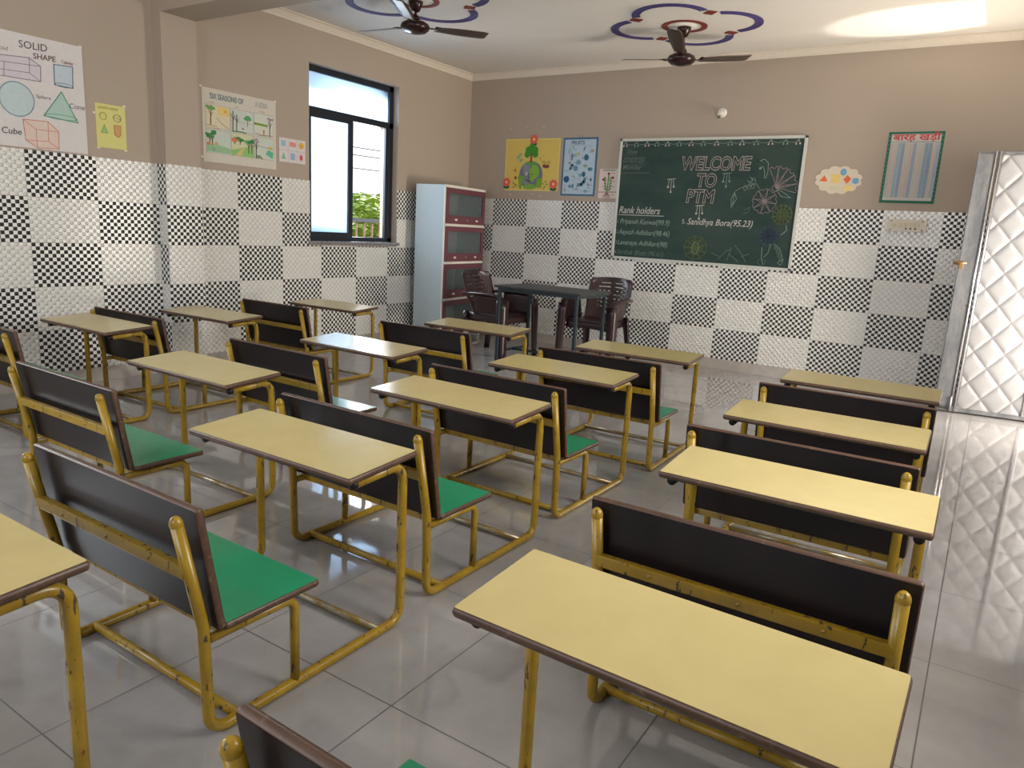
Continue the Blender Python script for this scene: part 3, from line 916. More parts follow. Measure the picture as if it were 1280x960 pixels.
# ------------------------------------------------------------------ ceiling fans and medallions
FANM = flat((44, 22, 20), 0.25, 0.15, 0.5, 'dark_brown_fan_enamel')
BLADE = flat((66, 52, 46), 0.35, 0.1, 0.5, 'brown_fan_blade')
def fan(label, loc, zhub, ang, lift):
    r = thing('ceiling_fan', label, 'ceiling fan', (loc[0], loc[1], H), 0, 'ceiling fans')
    h = zhub-H
    mb = MB(); mb.lathe([(0.012, -0.085), (0.030, -0.080), (0.052, -0.035), (0.058, -0.004), (0.0, -0.002)], (0, 0, 0), 0, 24); mb.build('canopy', FANM, r)
    mb = MB(); mb.tube([(0, 0, -0.05), (0, 0, h+0.04)], 0.011, 0, n=12)
    mb.lathe([(0.012, 0.085), (0.030, 0.078), (0.044, 0.045), (0.048, 0.03)], (0, 0, h), 0, 20); mb.build('rod', FANM, r)
    mb = MB(); mb.lathe([(0, -0.052), (0.030, -0.052), (0.045, -0.046), (0.085, -0.038), (0.108, -0.018), (0.114, 0.0), (0.105, 0.020), (0.075, 0.036), (0.045, 0.044), (0, 0.046)], (0, 0, h), 0, 36)
    mb.build('motor', FANM, r)
    for k in range(3):
        a = rad(ang + 120*k)
        mb = MB()
        rings = []
        n = 14
        for i in range(n+1):
            t = i/n; x = 0.165 + 0.435*t
            w_ = 0.042 + 0.022*sin(min(t*1.6, 1)*pi/2) - (0.012*((t-0.9)/0.1)**2 if t > 0.9 else 0)
            tw = rad(-11)
            z = h + 0.004 + lift*((x-0.10)/0.5)
            c_ = []
            for s_, zz in ((-1, 0.0), (-0.5, 0.004), (0.5, 0.004), (1, 0.0), (0.5, 0.0005), (-0.5, 0.0005)):
                y = w_*s_
                c_.append((x, y*cos(tw), z + y*sin(tw) + zz))
            rings.append(c_)
        mb.loft(rings, 0)
        bl = mb.build('blade', BLADE, r, rot=(0, 0, a))
        mb = MB(); mb.box((0.135, 0, h+0.006), (0.10, 0.035, 0.005), 0, Matrix.Rotation(-math.atan(lift/0.5), 3, 'Y'), bev=0.001)
        mb.box((0.185, 0, h+0.010+lift*0.17), (0.05, 0.06, 0.004), 0, Matrix.Rotation(rad(-11), 3, 'X'), bev=0.001)
        mb.build('blade_bracket', FANM, bl)
    return r
F1 = (2.888, -1.029); F2 = (1.245, -2.430)
fan('dark brown ceiling fan near the chalkboard wall, whole fan visible', F1, 2.67, 45, 0.065)
fan('dark ceiling fan near the left window at the top edge of the photo', F2, 2.73, 58, 0.02)
PURP = flat((70, 62, 118), 0.6, name='purple_paint'); PURP2 = flat((98, 90, 140), 0.6, name='light_purple_paint'); REDM = flat((120, 48, 40), 0.6, name='brick_red_paint')
def medallion(label, c, rz):
    r = thing('ceiling_medallion', label, 'ceiling decoration', (c[0], c[1], H), rz, 'painted ceiling medallions')
    def arcband(mb, cx, cy, r0, r1, a0, a1, z0, m, n=40):
        rings = []
        for k in range(n+1):
            a = a0+(a1-a0)*k/n
            ca, sa = cos(a), sin(a)
            rings.append([(cx+r0*ca, cy+r0*sa, 0), (cx+r0*ca, cy+r0*sa, z0), (cx+r1*ca, cy+r1*sa, z0), (cx+r1*ca, cy+r1*sa, 0)])
        mb.loft(rings, m, sm=False)
    for q in range(4):
        mb = MB()
        th = q*pi/2
        cx, cy = 0.316*cos(th), 0.316*sin(th)
        for (ra, rb, m) in ((0.242, 0.256, 0), (0.257, 0.262, 1), (0.263, 0.277, 0), (0.278, 0.283, 1), (0.284, 0.304, 0)):
            arcband(mb, cx, cy, ra, rb, th-rad(79), th+rad(79), -0.006 if m == 0 else -0.004, m)
        mb.build('lobe', [PURP, PURP2], r)
        mb = MB()
        d = th+pi/4
        Rm = Matrix.Rotation(d, 3, 'Z')
        for k in range(3):
            mb.box(Rm @ Vector((0.392+k*0.030, 0, -0.003)), (0.026, 0.072, 0.006), 0, Rm)
        mb.build('corner_block', REDM, r)
    mb = MB(); arcband(mb, 0, 0, 0.140, 0.182, 0, 2*pi, -0.006, 0, 64); mb.build('centre_ring', REDM, r)
    mb = MB(); mb.lathe([(0, -0.010), (0.05, -0.010), (0.095, -0.006), (0.10, 0)], (0, 0, 0), 0, 32); mb.build('centre_disc', WHITE, r)
medallion('purple four-lobed ceiling medallion with brick red ring above the fan near the chalkboard', F1, rad(2))
medallion('purple four-lobed ceiling medallion partly above the top edge over the window-side fan', F2, rad(2))

# ------------------------------------------------------------------ flat drawing helper (posters, chalkboard)
class Canvas:
    """p(u, z): u along the wall, z height, d distance from the wall plane"""
    def __init__(s, wall):
        s.wall = wall
        s.mb = MB(); s.mats = []; s.k = 0
    def P(s, u, z, d):
        return (u, -d, z) if s.wall == 'B' else (d, u, z)
    def mi(s, rgb):
        m = rgb if not isinstance(rgb, tuple) else flat(rgb, 0.7, name='ink')
        if m not in s.mats: s.mats.append(m)
        return s.mats.index(m)
    def poly(s, pts, rgb, d):
        s.k += 1; d = d + 1.2e-5*s.k
        vs = [s.mb.v(s.P(u, z, d)) for u, z in pts]
        f = s.mb.f(vs, s.mi(rgb))
        if f and len(vs) > 4: bmesh.ops.triangulate(s.mb.bm, faces=[f])
    def ell(s, cu, cz, ru, rz, rgb, d, n=22, rot=0):
        s.poly([(cu+ru*cos(2*pi*k/n)*cos(rot)-rz*sin(2*pi*k/n)*sin(rot), cz+ru*cos(2*pi*k/n)*sin(rot)+rz*sin(2*pi*k/n)*cos(rot)) for k in range(n)], rgb, d)
    def line(s, pts, w, rgb, d, closed=False):
        s.k += 1; d = d + 1.2e-5*s.k
        m = s.mi(rgb)
        if closed: pts = list(pts)+[pts[0]]
        for (a, b) in zip(pts, pts[1:]):
            dx, dz = b[0]-a[0], b[1]-a[1]; L = math.hypot(dx, dz)
            if L < 1e-6: continue
            nx_, nz_ = -dz/L*w/2, dx/L*w/2; ex, ez = dx/L*w*0.3, dz/L*w*0.3
            vs = [s.mb.v(s.P(u, z, d)) for u, z in ((a[0]+nx_-ex, a[1]+nz_-ez), (a[0]-nx_-ex, a[1]-nz_-ez), (b[0]-nx_+ex, b[1]-nz_+ez), (b[0]+nx_+ex, b[1]+nz_+ez))]
            s.mb.f(vs, m)
    def ring(s, cu, cz, ru, rz, w, rgb, d, n=24, a0=0, a1=2*pi):
        s.line([(cu+ru*cos(a0+(a1-a0)*k/n), cz+rz*sin(a0+(a1-a0)*k/n)) for k in range(n+1)], w, rgb, d)
    def done(s, name, parent):
        o = s.mb.build(name, s.mats or [WHITE], parent)
        return o
def text(body, wall, u, z, d, size, rgb, parent, name='lettering', shear=0.0, sx_=1.0, outline=0.0, align='LEFT', bold=0.0, tilt=0.0, font=None):
    c = bpy.data.curves.new(name, 'FONT')
    c.body = body; c.size = size; c.shear = shear; c.align_x = align
    c.offset = bold
    c.resolution_u = 3
    if font: c.font = font
    if outline:
        c.fill_mode = 'NONE'; c.bevel_depth = outline; c.bevel_resolution = 0
    c.materials.append(rgb if not isinstance(rgb, tuple) else flat(rgb, 0.8, name='ink'))
    tmp = bpy.data.objects.new('tmp', c)
    C.objects.link(tmp)
    dg = bpy.context.evaluated_depsgraph_get()
    me = bpy.data.meshes.new_from_object(tmp.evaluated_get(dg))
    bpy.data.objects.remove(tmp)
    o = bpy.data.objects.new(name, me)
    link(o, parent)
    if wall == 'B': R = Matrix(((1, 0, 0), (0, 0, -1), (0, 1, 0)))
    else: R = Matrix(((0, 0, 1), (1, 0, 0), (0, 1, 0)))
    R = R @ Matrix.Rotation(tilt, 3, 'Z')
    Mx = R.to_4x4() @ Matrix.Diagonal((sx_, 1, 1, 1))
    Mx.translation = Vector((u, -d, z)) if wall == 'B' else Vector((d, u, z))
    o.matrix_world = Mx
    return o
def sheet(name, label, cat, wall, u0, u1, z0, z1, rgb, th=0.003, d0=0.001, curl=0.0):
    """a slightly wavy paper sheet fixed to the wall"""
    mb = MB(); n = 12
    def P(u, z, d): return (u, -d, z) if wall == 'B' else (d, u, z)
    F, Bk = [], []
    for i in range(n+1):
        for L, off in ((F, th), (Bk, 0)):
            L.append([mb.v(P(u0+(u1-u0)*i/n, z0+(z1-z0)*j/n, d0+off)) for j in range(n+1)])
    for i in range(n):
        for j in range(n):
            mb.f([F[i][j], F[i+1][j], F[i+1][j+1], F[i][j+1]]); mb.f([Bk[i][j], Bk[i][j+1], Bk[i+1][j+1], Bk[i+1][j]])
    for i in range(n):
        mb.f([F[i][0], Bk[i][0], Bk[i+1][0], F[i+1][0]]); mb.f([F[i][n], F[i+1][n], Bk[i+1][n], Bk[i][n]])
        mb.f([F[0][i], F[0][i+1], Bk[0][i+1], Bk[0][i]]); mb.f([F[n][i], Bk[n][i], Bk[n][i+1], F[n][i+1]])
    o = mb.build(name, flat(rgb, 0.7, name='paper') if isinstance(rgb, tuple) else rgb)
    tag(o, label, cat)
    return o
D1 = 0.0055; D2 = 0.0065; D3 = 0.0075
def tacks(cv, pts):
    for u, z in pts: cv.ell(u, z, 0.012, 0.008, (222, 214, 198), D1-0.004, 8)

# ---- SOLID SHAPE chart
o = sheet('shape_chart', 'large white hand-drawn SOLID SHAPE chart on the left wall', 'poster', 'L', -5.02, -4.338, 1.578, 2.262, (214, 210, 210))
cv = Canvas('L')
pu, bl_, tl, pe = (150, 130, 150), (150, 185, 200), (130, 180, 165), (205, 150, 130)
F_ = [(-4.828, 2.112), (-4.668, 2.127), (-4.603, 2.088), (-4.609, 1.995), (-4.812, 1.992)]
cv.poly([(-4.83, 2.11), (-4.67, 2.122), (-4.605, 2.085), (-4.609, 1.995), (-4.72, 1.99), (-4.83, 1.995)], (206, 200, 208), D1)
cv.line([(-4.90, 2.105), (-4.668, 2.127), (-4.603, 2.088), (-4.609, 1.995), (-4.90, 1.99)], 0.005, pu, D2)
cv.line([(-4.90, 2.07), (-4.603, 2.088)], 0.004, pu, D2); cv.line([(-4.668, 2.127), (-4.671, 2.037), (-4.609, 1.995)], 0.004, pu, D2)
cv.line([(-4.90, 2.025), (-4.671, 2.037)], 0.004, pu, D2); cv.line([(-4.812, 2.075), (-4.819, 1.992)], 0.004, pu, D2)
cv.poly([(-4.522, 2.117), (-4.405, 2.124), (-4.411, 1.990), (-4.525, 1.992)], (190, 202, 212), D1)
cv.line([(-4.522, 2.117), (-4.405, 2.124), (-4.411, 1.990), (-4.525, 1.992)], 0.005, (90, 110, 125), D2, True)
cv.ring(-4.467, 1.998, 0.055, 0.012, 0.003, (90, 110, 125), D2)
cv.ell(-4.757, 1.866, 0.100, 0.102, (188, 204, 208), D1, 32); cv.ring(-4.757, 1.866, 0.100, 0.102, 0.005, (110, 150, 160), D2, 36)
cv.poly([(-4.486, 1.955), (-4.392, 1.774), (-4.604, 1.790)], (172, 200, 190), D1)
cv.line([(-4.486, 1.955), (-4.392, 1.774), (-4.604, 1.790)], 0.005, (80, 140, 120), D2, True); cv.ring(-4.497, 1.795, 0.10, 0.015, 0.003, (80, 140, 120), D2)
cv.poly([(-4.731, 1.749), (-4.583, 1.755), (-4.52, 1.70), (-4.525, 1.592), (-4.655, 1.585), (-4.723, 1.625)], (218, 198, 188), D1)
orn = (206, 140, 115)
cv.line([(-4.731, 1.749), (-4.583, 1.755), (-4.52, 1.70), (-4.525, 1.592), (-4.655, 1.585), (-4.723, 1.625)], 0.005, orn, D2, True)
cv.line([(-4.731, 1.749), (-4.658, 1.697), (-4.52, 1.70)], 0.004, orn, D2); cv.line([(-4.658, 1.697), (-4.658, 1.585)], 0.004, orn, D2)
cv.line([(-4.583, 1.755), (-4.587, 1.631), (-4.723, 1.625)], 0.004, orn, D2); cv.line([(-4.587, 1.631), (-4.525, 1.592)], 0.004, orn, D2)
tacks(cv, [(-4.345, 2.262), (-4.36, 1.585)])
cv.done('drawing', o)
ink = (96, 86, 88)
text('SOLID', 'L', -4.725, 2.178, D2, 0.062, ink, o, shear=0.1, tilt=rad(2))
text('SHAPE', 'L', -4.645, 2.128, D2, 0.048, (110, 80, 85), o, shear=0.1, tilt=rad(2), bold=0.0004)
text('Cuboid', 'L', -4.90, 2.142, D2, 0.038, (150, 135, 135), o, shear=0.2)
text('Cylinder', 'L', -4.475, 2.134, D2, 0.030, (140, 90, 100), o, shear=0.2, sx_=0.75)
text('Sphere', 'L', -4.645, 1.893, D2, 0.032, (120, 120, 125), o, shear=0.2)
text('Cone', 'L', -4.445, 1.862, D2, 0.046, (95, 110, 110), o, shear=0.1)
text('Cube', 'L', -4.862, 1.652, D2, 0.054, (60, 58, 60), o, shear=0.15)
# ---- yellow paper
o = sheet('shape_paper', 'small yellow paper with four outlined shapes beside the SOLID SHAPE chart', 'poster', 'L', -4.272, -4.064, 1.636, 1.927, (214, 208, 132))
cv = Canvas('L')
cv.ring(-4.222, 1.845, 0.022, 0.024, 0.004, (170, 175, 60), D2); cv.ring(-4.125, 1.843, 0.026, 0.024, 0.004, (150, 140, 120), D2); cv.line([(-4.15, 1.85), (-4.10, 1.835)], 0.003, (150, 140, 120), D2)
cv.poly([(-4.217, 1.790), (-4.195, 1.735), (-4.240, 1.735)], (150, 190, 120), D1); cv.line([(-4.217, 1.790), (-4.195, 1.735), (-4.240, 1.735)], 0.003, (110, 150, 90), D2, True)
cv.poly([(-4.150, 1.795), (-4.100, 1.795), (-4.105, 1.73), (-4.125, 1.715), (-4.147, 1.73)], (200, 160, 110), D1); cv.line([(-4.150, 1.795), (-4.100, 1.795), (-4.105, 1.73), (-4.125, 1.715), (-4.147, 1.73)], 0.003, (190, 100, 80), D2, True)
tacks(cv, [(-4.068, 1.932), (-4.278, 1.86), (-4.262, 1.634), (-4.072, 1.632)])
cv.done('drawing', o)
text('SHAPES NAME', 'L', -4.255, 1.893, D2, 0.022, (160, 150, 80), o)
# ---- six seasons chart
o = sheet('season_chart', 'white hand-coloured SIX SEASONS chart with six landscape drawings left of the window', 'poster', 'L', -3.455, -2.758, 1.626, 2.178, (206, 200, 188))
cv = Canvas('L')
cu = [-3.430, -3.205, -2.985, -2.785]; cz = [2.062, 1.878, 1.690]
gr, dg, br, ye, tq, bk, og = (110, 160, 90), (60, 130, 70), (110, 85, 60), (222, 190, 110), (100, 180, 160), (80, 76, 80), (205, 130, 90)
for i in range(3):
    for j in range(2):
        u0_, u1_, zt_, zb_ = cu[i]+0.004, cu[i+1]-0.004, cz[j]-0.006, cz[j+1]+0.008
        base = [(216, 206, 178), (196, 204, 196), (204, 208, 196), (196, 206, 196), (204, 206, 170), (200, 206, 196)][i+3*j]
        cv.poly([(u0_, zb_), (u1_, zb_), (u1_, zt_), (u0_, zt_)], base, D1-0.0006)
        cv.line([(u0_, zb_), (u1_, zb_), (u1_, zt_), (u0_, zt_)], 0.003, (170, 165, 155), D1, True)
rr = random.Random(3)
def tree(u, z, h, crown, tr, k=7, pal=False):
    cv.line([(u, z), (u+0.004, z+h)], 0.008, tr, D2)
    cv.line([(u+0.003, z+h*0.5), (u+0.022, z+h*0.8)], 0.004, tr, D2); cv.line([(u+0.003, z+h*0.6), (u-0.018, z+h*0.85)], 0.004, tr, D2)
    if crown:
        for _ in range(k): cv.ell(u+rr.uniform(-0.028, 0.028), z+h+rr.uniform(-0.008, 0.014), 0.016, 0.010, crown, D3, 10)
cv.poly([(-3.32, 2.052), (-3.212, 2.052), (-3.212, 1.985), (-3.32, 1.99)], (226, 200, 130), D1); cv.ell(-3.252, 2.02, 0.012, 0.012, (225, 170, 60), D2, 14)
tree(-3.385, 1.91, 0.12, gr, br, 12); cv.line([(-3.33, 1.965), (-3.29, 1.93), (-3.215, 1.89)], 0.003, br, D2); cv.line([(-3.42, 1.905), (-3.33, 1.90)], 0.006, (170, 160, 110), D2)
tree(-3.185, 1.89, 0.15, None, bk); tree(-3.150, 1.885, 0.13, None, bk); tree(-3.045, 1.94, 0.06, (80, 165, 110), og, 8)
cv.line([(-3.19, 1.885), (-3.10, 1.888), (-3.06, 1.884)], 0.008, dg, D2); cv.line([(-3.15, 1.965), (-2.99, 1.96)], 0.003, (150, 160, 160), D2); cv.ell(-3.09, 1.915, 0.012, 0.006, (190, 110, 90), D2, 10)
cv.line([(-2.975, 1.975), (-2.85, 1.97)], 0.018, (120, 150, 60), D2); tree(-2.825, 1.885, 0.14, (160, 140, 165), (110, 90, 110), 4); cv.ell(-2.885, 1.915, 0.010, 0.022, og, D2, 10)
cv.line([(-2.97, 1.90), (-2.90, 1.89), (-2.80, 1.895)], 0.005, (150, 130, 100), D2)
cv.poly([(-3.425, 1.705), (-3.215, 1.705), (-3.215, 1.745), (-3.33, 1.765), (-3.425, 1.76)], (150, 190, 150), D1)
tree(-3.375, 1.76, 0.085, dg, br, 8); tree(-3.40, 1.755, 0.07, dg, br, 6); cv.ell(-3.41, 1.765, 0.018, 0.012, og, D2, 10); cv.ell(-3.34, 1.77, 0.016, 0.012, (215, 160, 90), D2, 10); cv.ring(-3.365, 1.725, 0.010, 0.010, 0.003, (60, 80, 90), D2)
cv.poly([(-3.20, 1.70), (-2.99, 1.70), (-2.99, 1.79), (-3.08, 1.77), (-3.20, 1.74)], (140, 190, 110), D1); cv.poly([(-3.17, 1.70), (-3.11, 1.70), (-3.07, 1.775), (-3.09, 1.775)], (205, 190, 130), D2)
tree(-3.17, 1.79, 0.03, og, br, 7); tree(-3.12, 1.79, 0.035, dg, br, 7); tree(-3.04, 1.73, 0.085, (90, 170, 110), br, 9); tree(-3.01, 1.73, 0.09, dg, br, 8)
tree(-2.965, 1.70, 0.14, (170, 150, 165), bk, 3); cv.line([(-2.94, 1.80), (-2.80, 1.79)], 0.003, bk, D2)
cv.poly([(-2.87, 1.74), (-2.80, 1.71), (-2.79, 1.76), (-2.84, 1.78)], (100, 180, 150), D1); cv.poly([(-2.845, 1.785), (-2.80, 1.775), (-2.80, 1.80), (-2.83, 1.81)], (215, 190, 90), D1)
for _ in range(10): cv.line([(rr.uniform(-2.97, -2.89), 1.70), (rr.uniform(-2.97, -2.89), 1.725)], 0.003, (110, 140, 70), D2)
tacks(cv, [(-3.462, 2.182), (-2.762, 2.18), (-3.465, 1.66)])
cv.done('drawing', o)
text('SIX SEASONS OF', 'L', -3.388, 2.102, D2, 0.060, (95, 120, 132), o, sx_=0.70, bold=0.0007, tilt=rad(0.5))
text('INDIA', 'L', -2.965, 2.105, D2, 0.060, (168, 168, 172), o, sx_=0.78)
for u_, z_, s_ in ((-3.40, 2.068, 'SUMMER'), (-3.165, 2.068, 'RAINY'), (-2.93, 2.068, 'AUTUMN'), (-3.36, 1.880, 'WINTER'), (-3.14, 1.882, 'SPRING'), (-2.93, 1.882, 'AUTUMN')):
    text(s_, 'L', u_, z_, D2, 0.014, (150, 140, 130), o)
# ---- small shapes card
o = sheet('shape_card', 'small white card with six coloured shapes between the seasons chart and the window', 'poster', 'L', -2.725, -2.438, 1.700, 1.900, (214, 206, 208))
cv = Canvas('L')
for i in (1, 2): cv.line([(-2.725+0.0957*i, 1.702), (-2.725+0.0957*i, 1.898)], 0.003, (180, 172, 176), D1)
cv.line([(-2.723, 1.80), (-2.44, 1.80)], 0.003, (180, 172, 176), D1)
cv.poly([(-2.705, 1.83), (-2.655, 1.83), (-2.655, 1.88), (-2.705, 1.88)], (150, 185, 205), D1); cv.poly([(-2.615, 1.835), (-2.545, 1.835), (-2.545, 1.872), (-2.615, 1.872)], (215, 140, 130), D1)
cv.ell(-2.485, 1.853, 0.028, 0.026, (220, 170, 60), D1, 20); cv.poly([(-2.68, 1.782), (-2.655, 1.725), (-2.705, 1.725)], (130, 185, 150), D1)
cv.poly([(-2.605, 1.725), (-2.555, 1.725), (-2.555, 1.78), (-2.605, 1.78)], (150, 175, 205), D1); cv.ell(-2.487, 1.752, 0.018, 0.026, (205, 90, 105), D1, 18)
cv.done('drawing', o)

# ---- earth poster
o = sheet('earth_poster', 'yellow poster with a green and grey smiling globe under a tree', 'poster', 'B', 0.512, 1.212, 1.664, 2.216, (216, 190, 100))
cv = Canvas('B')
cv.line([(0.520, 1.672), (1.204, 1.672), (1.204, 2.208), (0.520, 2.208)], 0.008, (228, 210, 130), D1-0.0006, True)
E = (0.859, 1.829)
cv.ell(E[0], E[1], 0.152, 0.152, (112, 118, 132), D1, 40)
cv.ell(0.80, 1.90, 0.045, 0.07, (134, 142, 150), D2, 18); cv.ell(0.905, 1.865, 0.062, 0.075, (132, 178, 60), D2, 20); cv.ell(0.88, 1.80, 0.030, 0.04, (132, 178, 60), D2, 14)
cv.ell(0.86, 1.955, 0.075, 0.02, (90, 160, 70), D2, 16); cv.ell(0.85, 1.705, 0.085, 0.030, (125, 170, 70), D2, 16); cv.ell(0.79, 1.78, 0.04, 0.05, (124, 130, 140), D2, 16)
cv.poly([(0.69, 1.82), (0.765, 1.82), (0.745, 1.70), (0.735, 1.675), (0.715, 1.69)], (120, 165, 45), D2); cv.poly([(0.945, 1.79), (1.01, 1.80), (1.005, 1.72), (0.96, 1.69), (0.93, 1.72)], (120, 165, 45), D2)
cv.poly([(0.838, 1.965), (0.868, 1.965), (0.866, 2.06), (0.846, 2.06)], (150, 75, 45), D3)
for a, b, r_ in ((0.80, 2.05, 0.036), (0.815, 2.095, 0.040), (0.855, 2.12, 0.040), (0.90, 2.095, 0.040), (0.905, 2.05, 0.036), (0.855, 2.075, 0.045)): cv.ell(a, b, r_, r_, (64, 140, 46), D2, 16)
cv.ell(0.805, 1.842, 0.016, 0.018, (225, 225, 215), D3, 14); cv.ell(0.807, 1.840, 0.008, 0.010, (40, 40, 40), D3+0.001, 10)
cv.ell(0.882, 1.842, 0.016, 0.018, (150, 190, 90), D3, 14); cv.ell(0.880, 1.840, 0.008, 0.010, (40, 50, 30), D3+0.001, 10)
cv.line([(0.80, 1.783), (0.825, 1.768), (0.86, 1.768)], 0.008, (50, 50, 55), D3); cv.line([(0.775, 1.742), (0.835, 1.745)], 0.004, (190, 190, 185), D3)
for a, b in ((0.685, 2.02), (0.71, 2.045), (0.725, 1.99)): cv.ell(a, b, 0.028, 0.018, (140, 172, 140), D2, 12, rot=0.6)
cv.line([(0.63, 1.885), (0.665, 1.875)], 0.014, (190, 120, 60), D2); cv.line([(0.655, 1.91), (0.655, 1.86)], 0.007, (170, 100, 50), D2); cv.ell(0.662, 1.80, 0.016, 0.018, (150, 70, 50), D2, 10)
for a, b, c_ in ((1.02, 1.965, (190, 170, 70)), (1.08, 1.965, (190, 170, 70)), (1.03, 1.925, (120, 60, 60)), (1.065, 1.922, (120, 60, 60))): cv.ell(a, b, 0.026, 0.018, c_, D2, 12, rot=0.4 if a > 1.05 else -0.4)
cv.line([(0.985, 1.985), (0.965, 2.02)], 0.006, (140, 120, 50), D2); cv.line([(1.00, 2.02), (1.02, 2.045)], 0.004, (170, 150, 80), D2)
for a, b in ((0.635, 1.745), (0.66, 1.73), (0.64, 1.70), (0.675, 1.715), (1.02, 1.74), (1.045, 1.71), (1.035, 1.685), (1.07, 1.735), (1.055, 1.765), (1.00, 1.70)): cv.ell(a, b, 0.013, 0.008, (120, 130, 60), D2, 10, rot=a*9)
for k in range(6): cv.line([(0.56+0.02*k, 2.15), (0.56+0.02*k, 2.10)], 0.002, (200, 172, 80), D1)
cv.done('drawing', o)
for (a, b) in ((0.877, 2.208), (0.545, 1.752), (1.155, 1.738)):
    cv = Canvas('B')
    cv.ell(a, b-0.05, 0.042, 0.022, (36, 96, 72), D2, 14)
    for k in range(7): cv.ell(a+0.030*cos(k*2*pi/7), b+0.030*sin(k*2*pi/7), 0.022, 0.020, (218, 100, 80), D3, 12)
    cv.ell(a, b, 0.016, 0.016, (240, 190, 150), D3+0.0012, 12)
    cv.done('paper_flower', o)
# ---- fruits chart
o = sheet('fruit_chart', 'blue framed FRUITS chart with scattered blue fruit pictures', 'poster', 'B', 1.250, 1.660, 1.622, 2.216, (60, 102, 136))
cv = Canvas('B')
cv.poly([(1.268, 1.640), (1.640, 1.640), (1.640, 2.198), (1.268, 2.198)], (176, 196, 212), D1-0.0006)
for (a, b, ru, rv, c_) in ((1.312, 1.792, 0.034, 0.036, (28, 84, 124)), (1.535, 2.015, 0.028, 0.032, (44, 104, 132)), (1.445, 1.965, 0.030, 0.026, (108, 152, 162)), (1.415, 1.905, 0.028, 0.030, (96, 142, 166)),
    (1.590, 1.895, 0.028, 0.020, (60, 110, 140)), (1.515, 1.845, 0.022, 0.028, (36, 96, 118)), (1.475, 1.835, 0.022, 0.020, (120, 160, 178)), (1.370, 1.935, 0.022, 0.016, (40, 76, 120)), (1.355, 1.905, 0.018, 0.016, (60, 90, 130)),
    (1.365, 2.02, 0.014, 0.04, (90, 130, 160)), (1.34, 1.96, 0.016, 0.014, (150, 150, 120)), (1.605, 1.79, 0.012, 0.018, (70, 90, 140)), (1.36, 1.72, 0.024, 0.018, (110, 140, 160)), (1.395, 1.722, 0.010, 0.026, (70, 110, 140)),
    (1.55, 1.672, 0.026, 0.016, (120, 160, 172)), (1.60, 2.08, 0.022, 0.016, (170, 150, 130)), (1.43, 2.05, 0.03, 0.018, (170, 180, 150)), (1.53, 1.93, 0.022, 0.016, (130, 160, 130)), (1.33, 2.08, 0.02, 0.03, (150, 185, 190)), (1.30, 1.68, 0.016, 0.02, (140, 175, 170)), (1.44, 1.69, 0.022, 0.014, (165, 160, 180)), (1.575, 1.74, 0.016, 0.016, (160, 140, 160))):
    cv.ell(a, b, ru, rv, c_, D1, 16)
cv.line([(1.455, 1.735), (1.495, 1.738), (1.525, 1.765), (1.535, 1.80)], 0.034, (86, 134, 150), D2); cv.line([(1.50, 2.085), (1.515, 2.12)], 0.010, (70, 66, 70), D2)
r2 = random.Random(5)
for _ in range(60):
    a, b = r2.uniform(1.285, 1.62), r2.uniform(1.655, 2.13)
    cv.ell(a, b, r2.uniform(0.004, 0.011), r2.uniform(0.004, 0.009), r2.choice([(140, 150, 160), (170, 170, 160), (120, 140, 150), (180, 165, 175), (110, 120, 140)]), D1+0.0004, 8)
cv.line([(1.31, 2.138), (1.60, 2.138)], 0.003, (140, 160, 175), D2)
cv.done('drawing', o)
text('FRUITS', 'B', 1.345, 2.148, D2, 0.052, (66, 96, 120), o, bold=0.001)
cv = Canvas('B'); cv.ring(1.455, 2.222, 0.02, 0.012, 0.004, (90, 90, 90), 0.004, 12); cv.done('hanger', o)
# ---- plant card
o = sheet('plant_card', 'pale pink card of a red-flowered plant with roots beside the chalkboard', 'poster', 'B', 1.704, 1.914, 1.606, 1.900, (216, 200, 196))
cv = Canvas('B')
cv.line([(1.745, 1.886), (1.88, 1.886)], 0.014, (126, 152, 130), D1); cv.line([(1.706, 1.666), (1.912, 1.670)], 0.006, (96, 62, 56), D1)
cv.line([(1.805, 1.67), (1.812, 1.84)], 0.014, (96, 140, 76), D1)
for k in range(5):
    z = 1.685+0.028*k
    cv.ell(1.785-0.004*k, z+0.012, 0.022-0.002*k, 0.009, (86, 132, 70), D2, 12, rot=2.4); cv.ell(1.832+0.002*k, z+0.012, 0.022-0.002*k, 0.009, (86, 132, 70), D2, 12, rot=0.7)
for a, b in ((1.812, 1.852), (1.755, 1.792), (1.862, 1.812)): cv.ell(a, b, 0.014, 0.013, (132, 40, 56), D3, 12)
cv.line([(1.81, 1.80), (1.755, 1.79)], 0.004, (86, 132, 70), D1); cv.line([(1.812, 1.79), (1.862, 1.81)], 0.004, (86, 132, 70), D1)
for dx in (-0.042, -0.026, -0.01, 0.006, 0.024, 0.040): cv.line([(1.803, 1.665), (1.803+dx*0.6, 1.640), (1.803+dx, 1.615)], 0.005, (124, 76, 60), D2)
for a, b, l_ in ((1.835, 1.855, 0.045), (1.85, 1.775, 0.04), (1.85, 1.725, 0.035), (1.73, 1.72, 0.02), (1.85, 1.64, 0.035)): cv.line([(a, b), (a+l_, b)], 0.006, (150, 140, 142), D1)
cv.done('drawing', o)
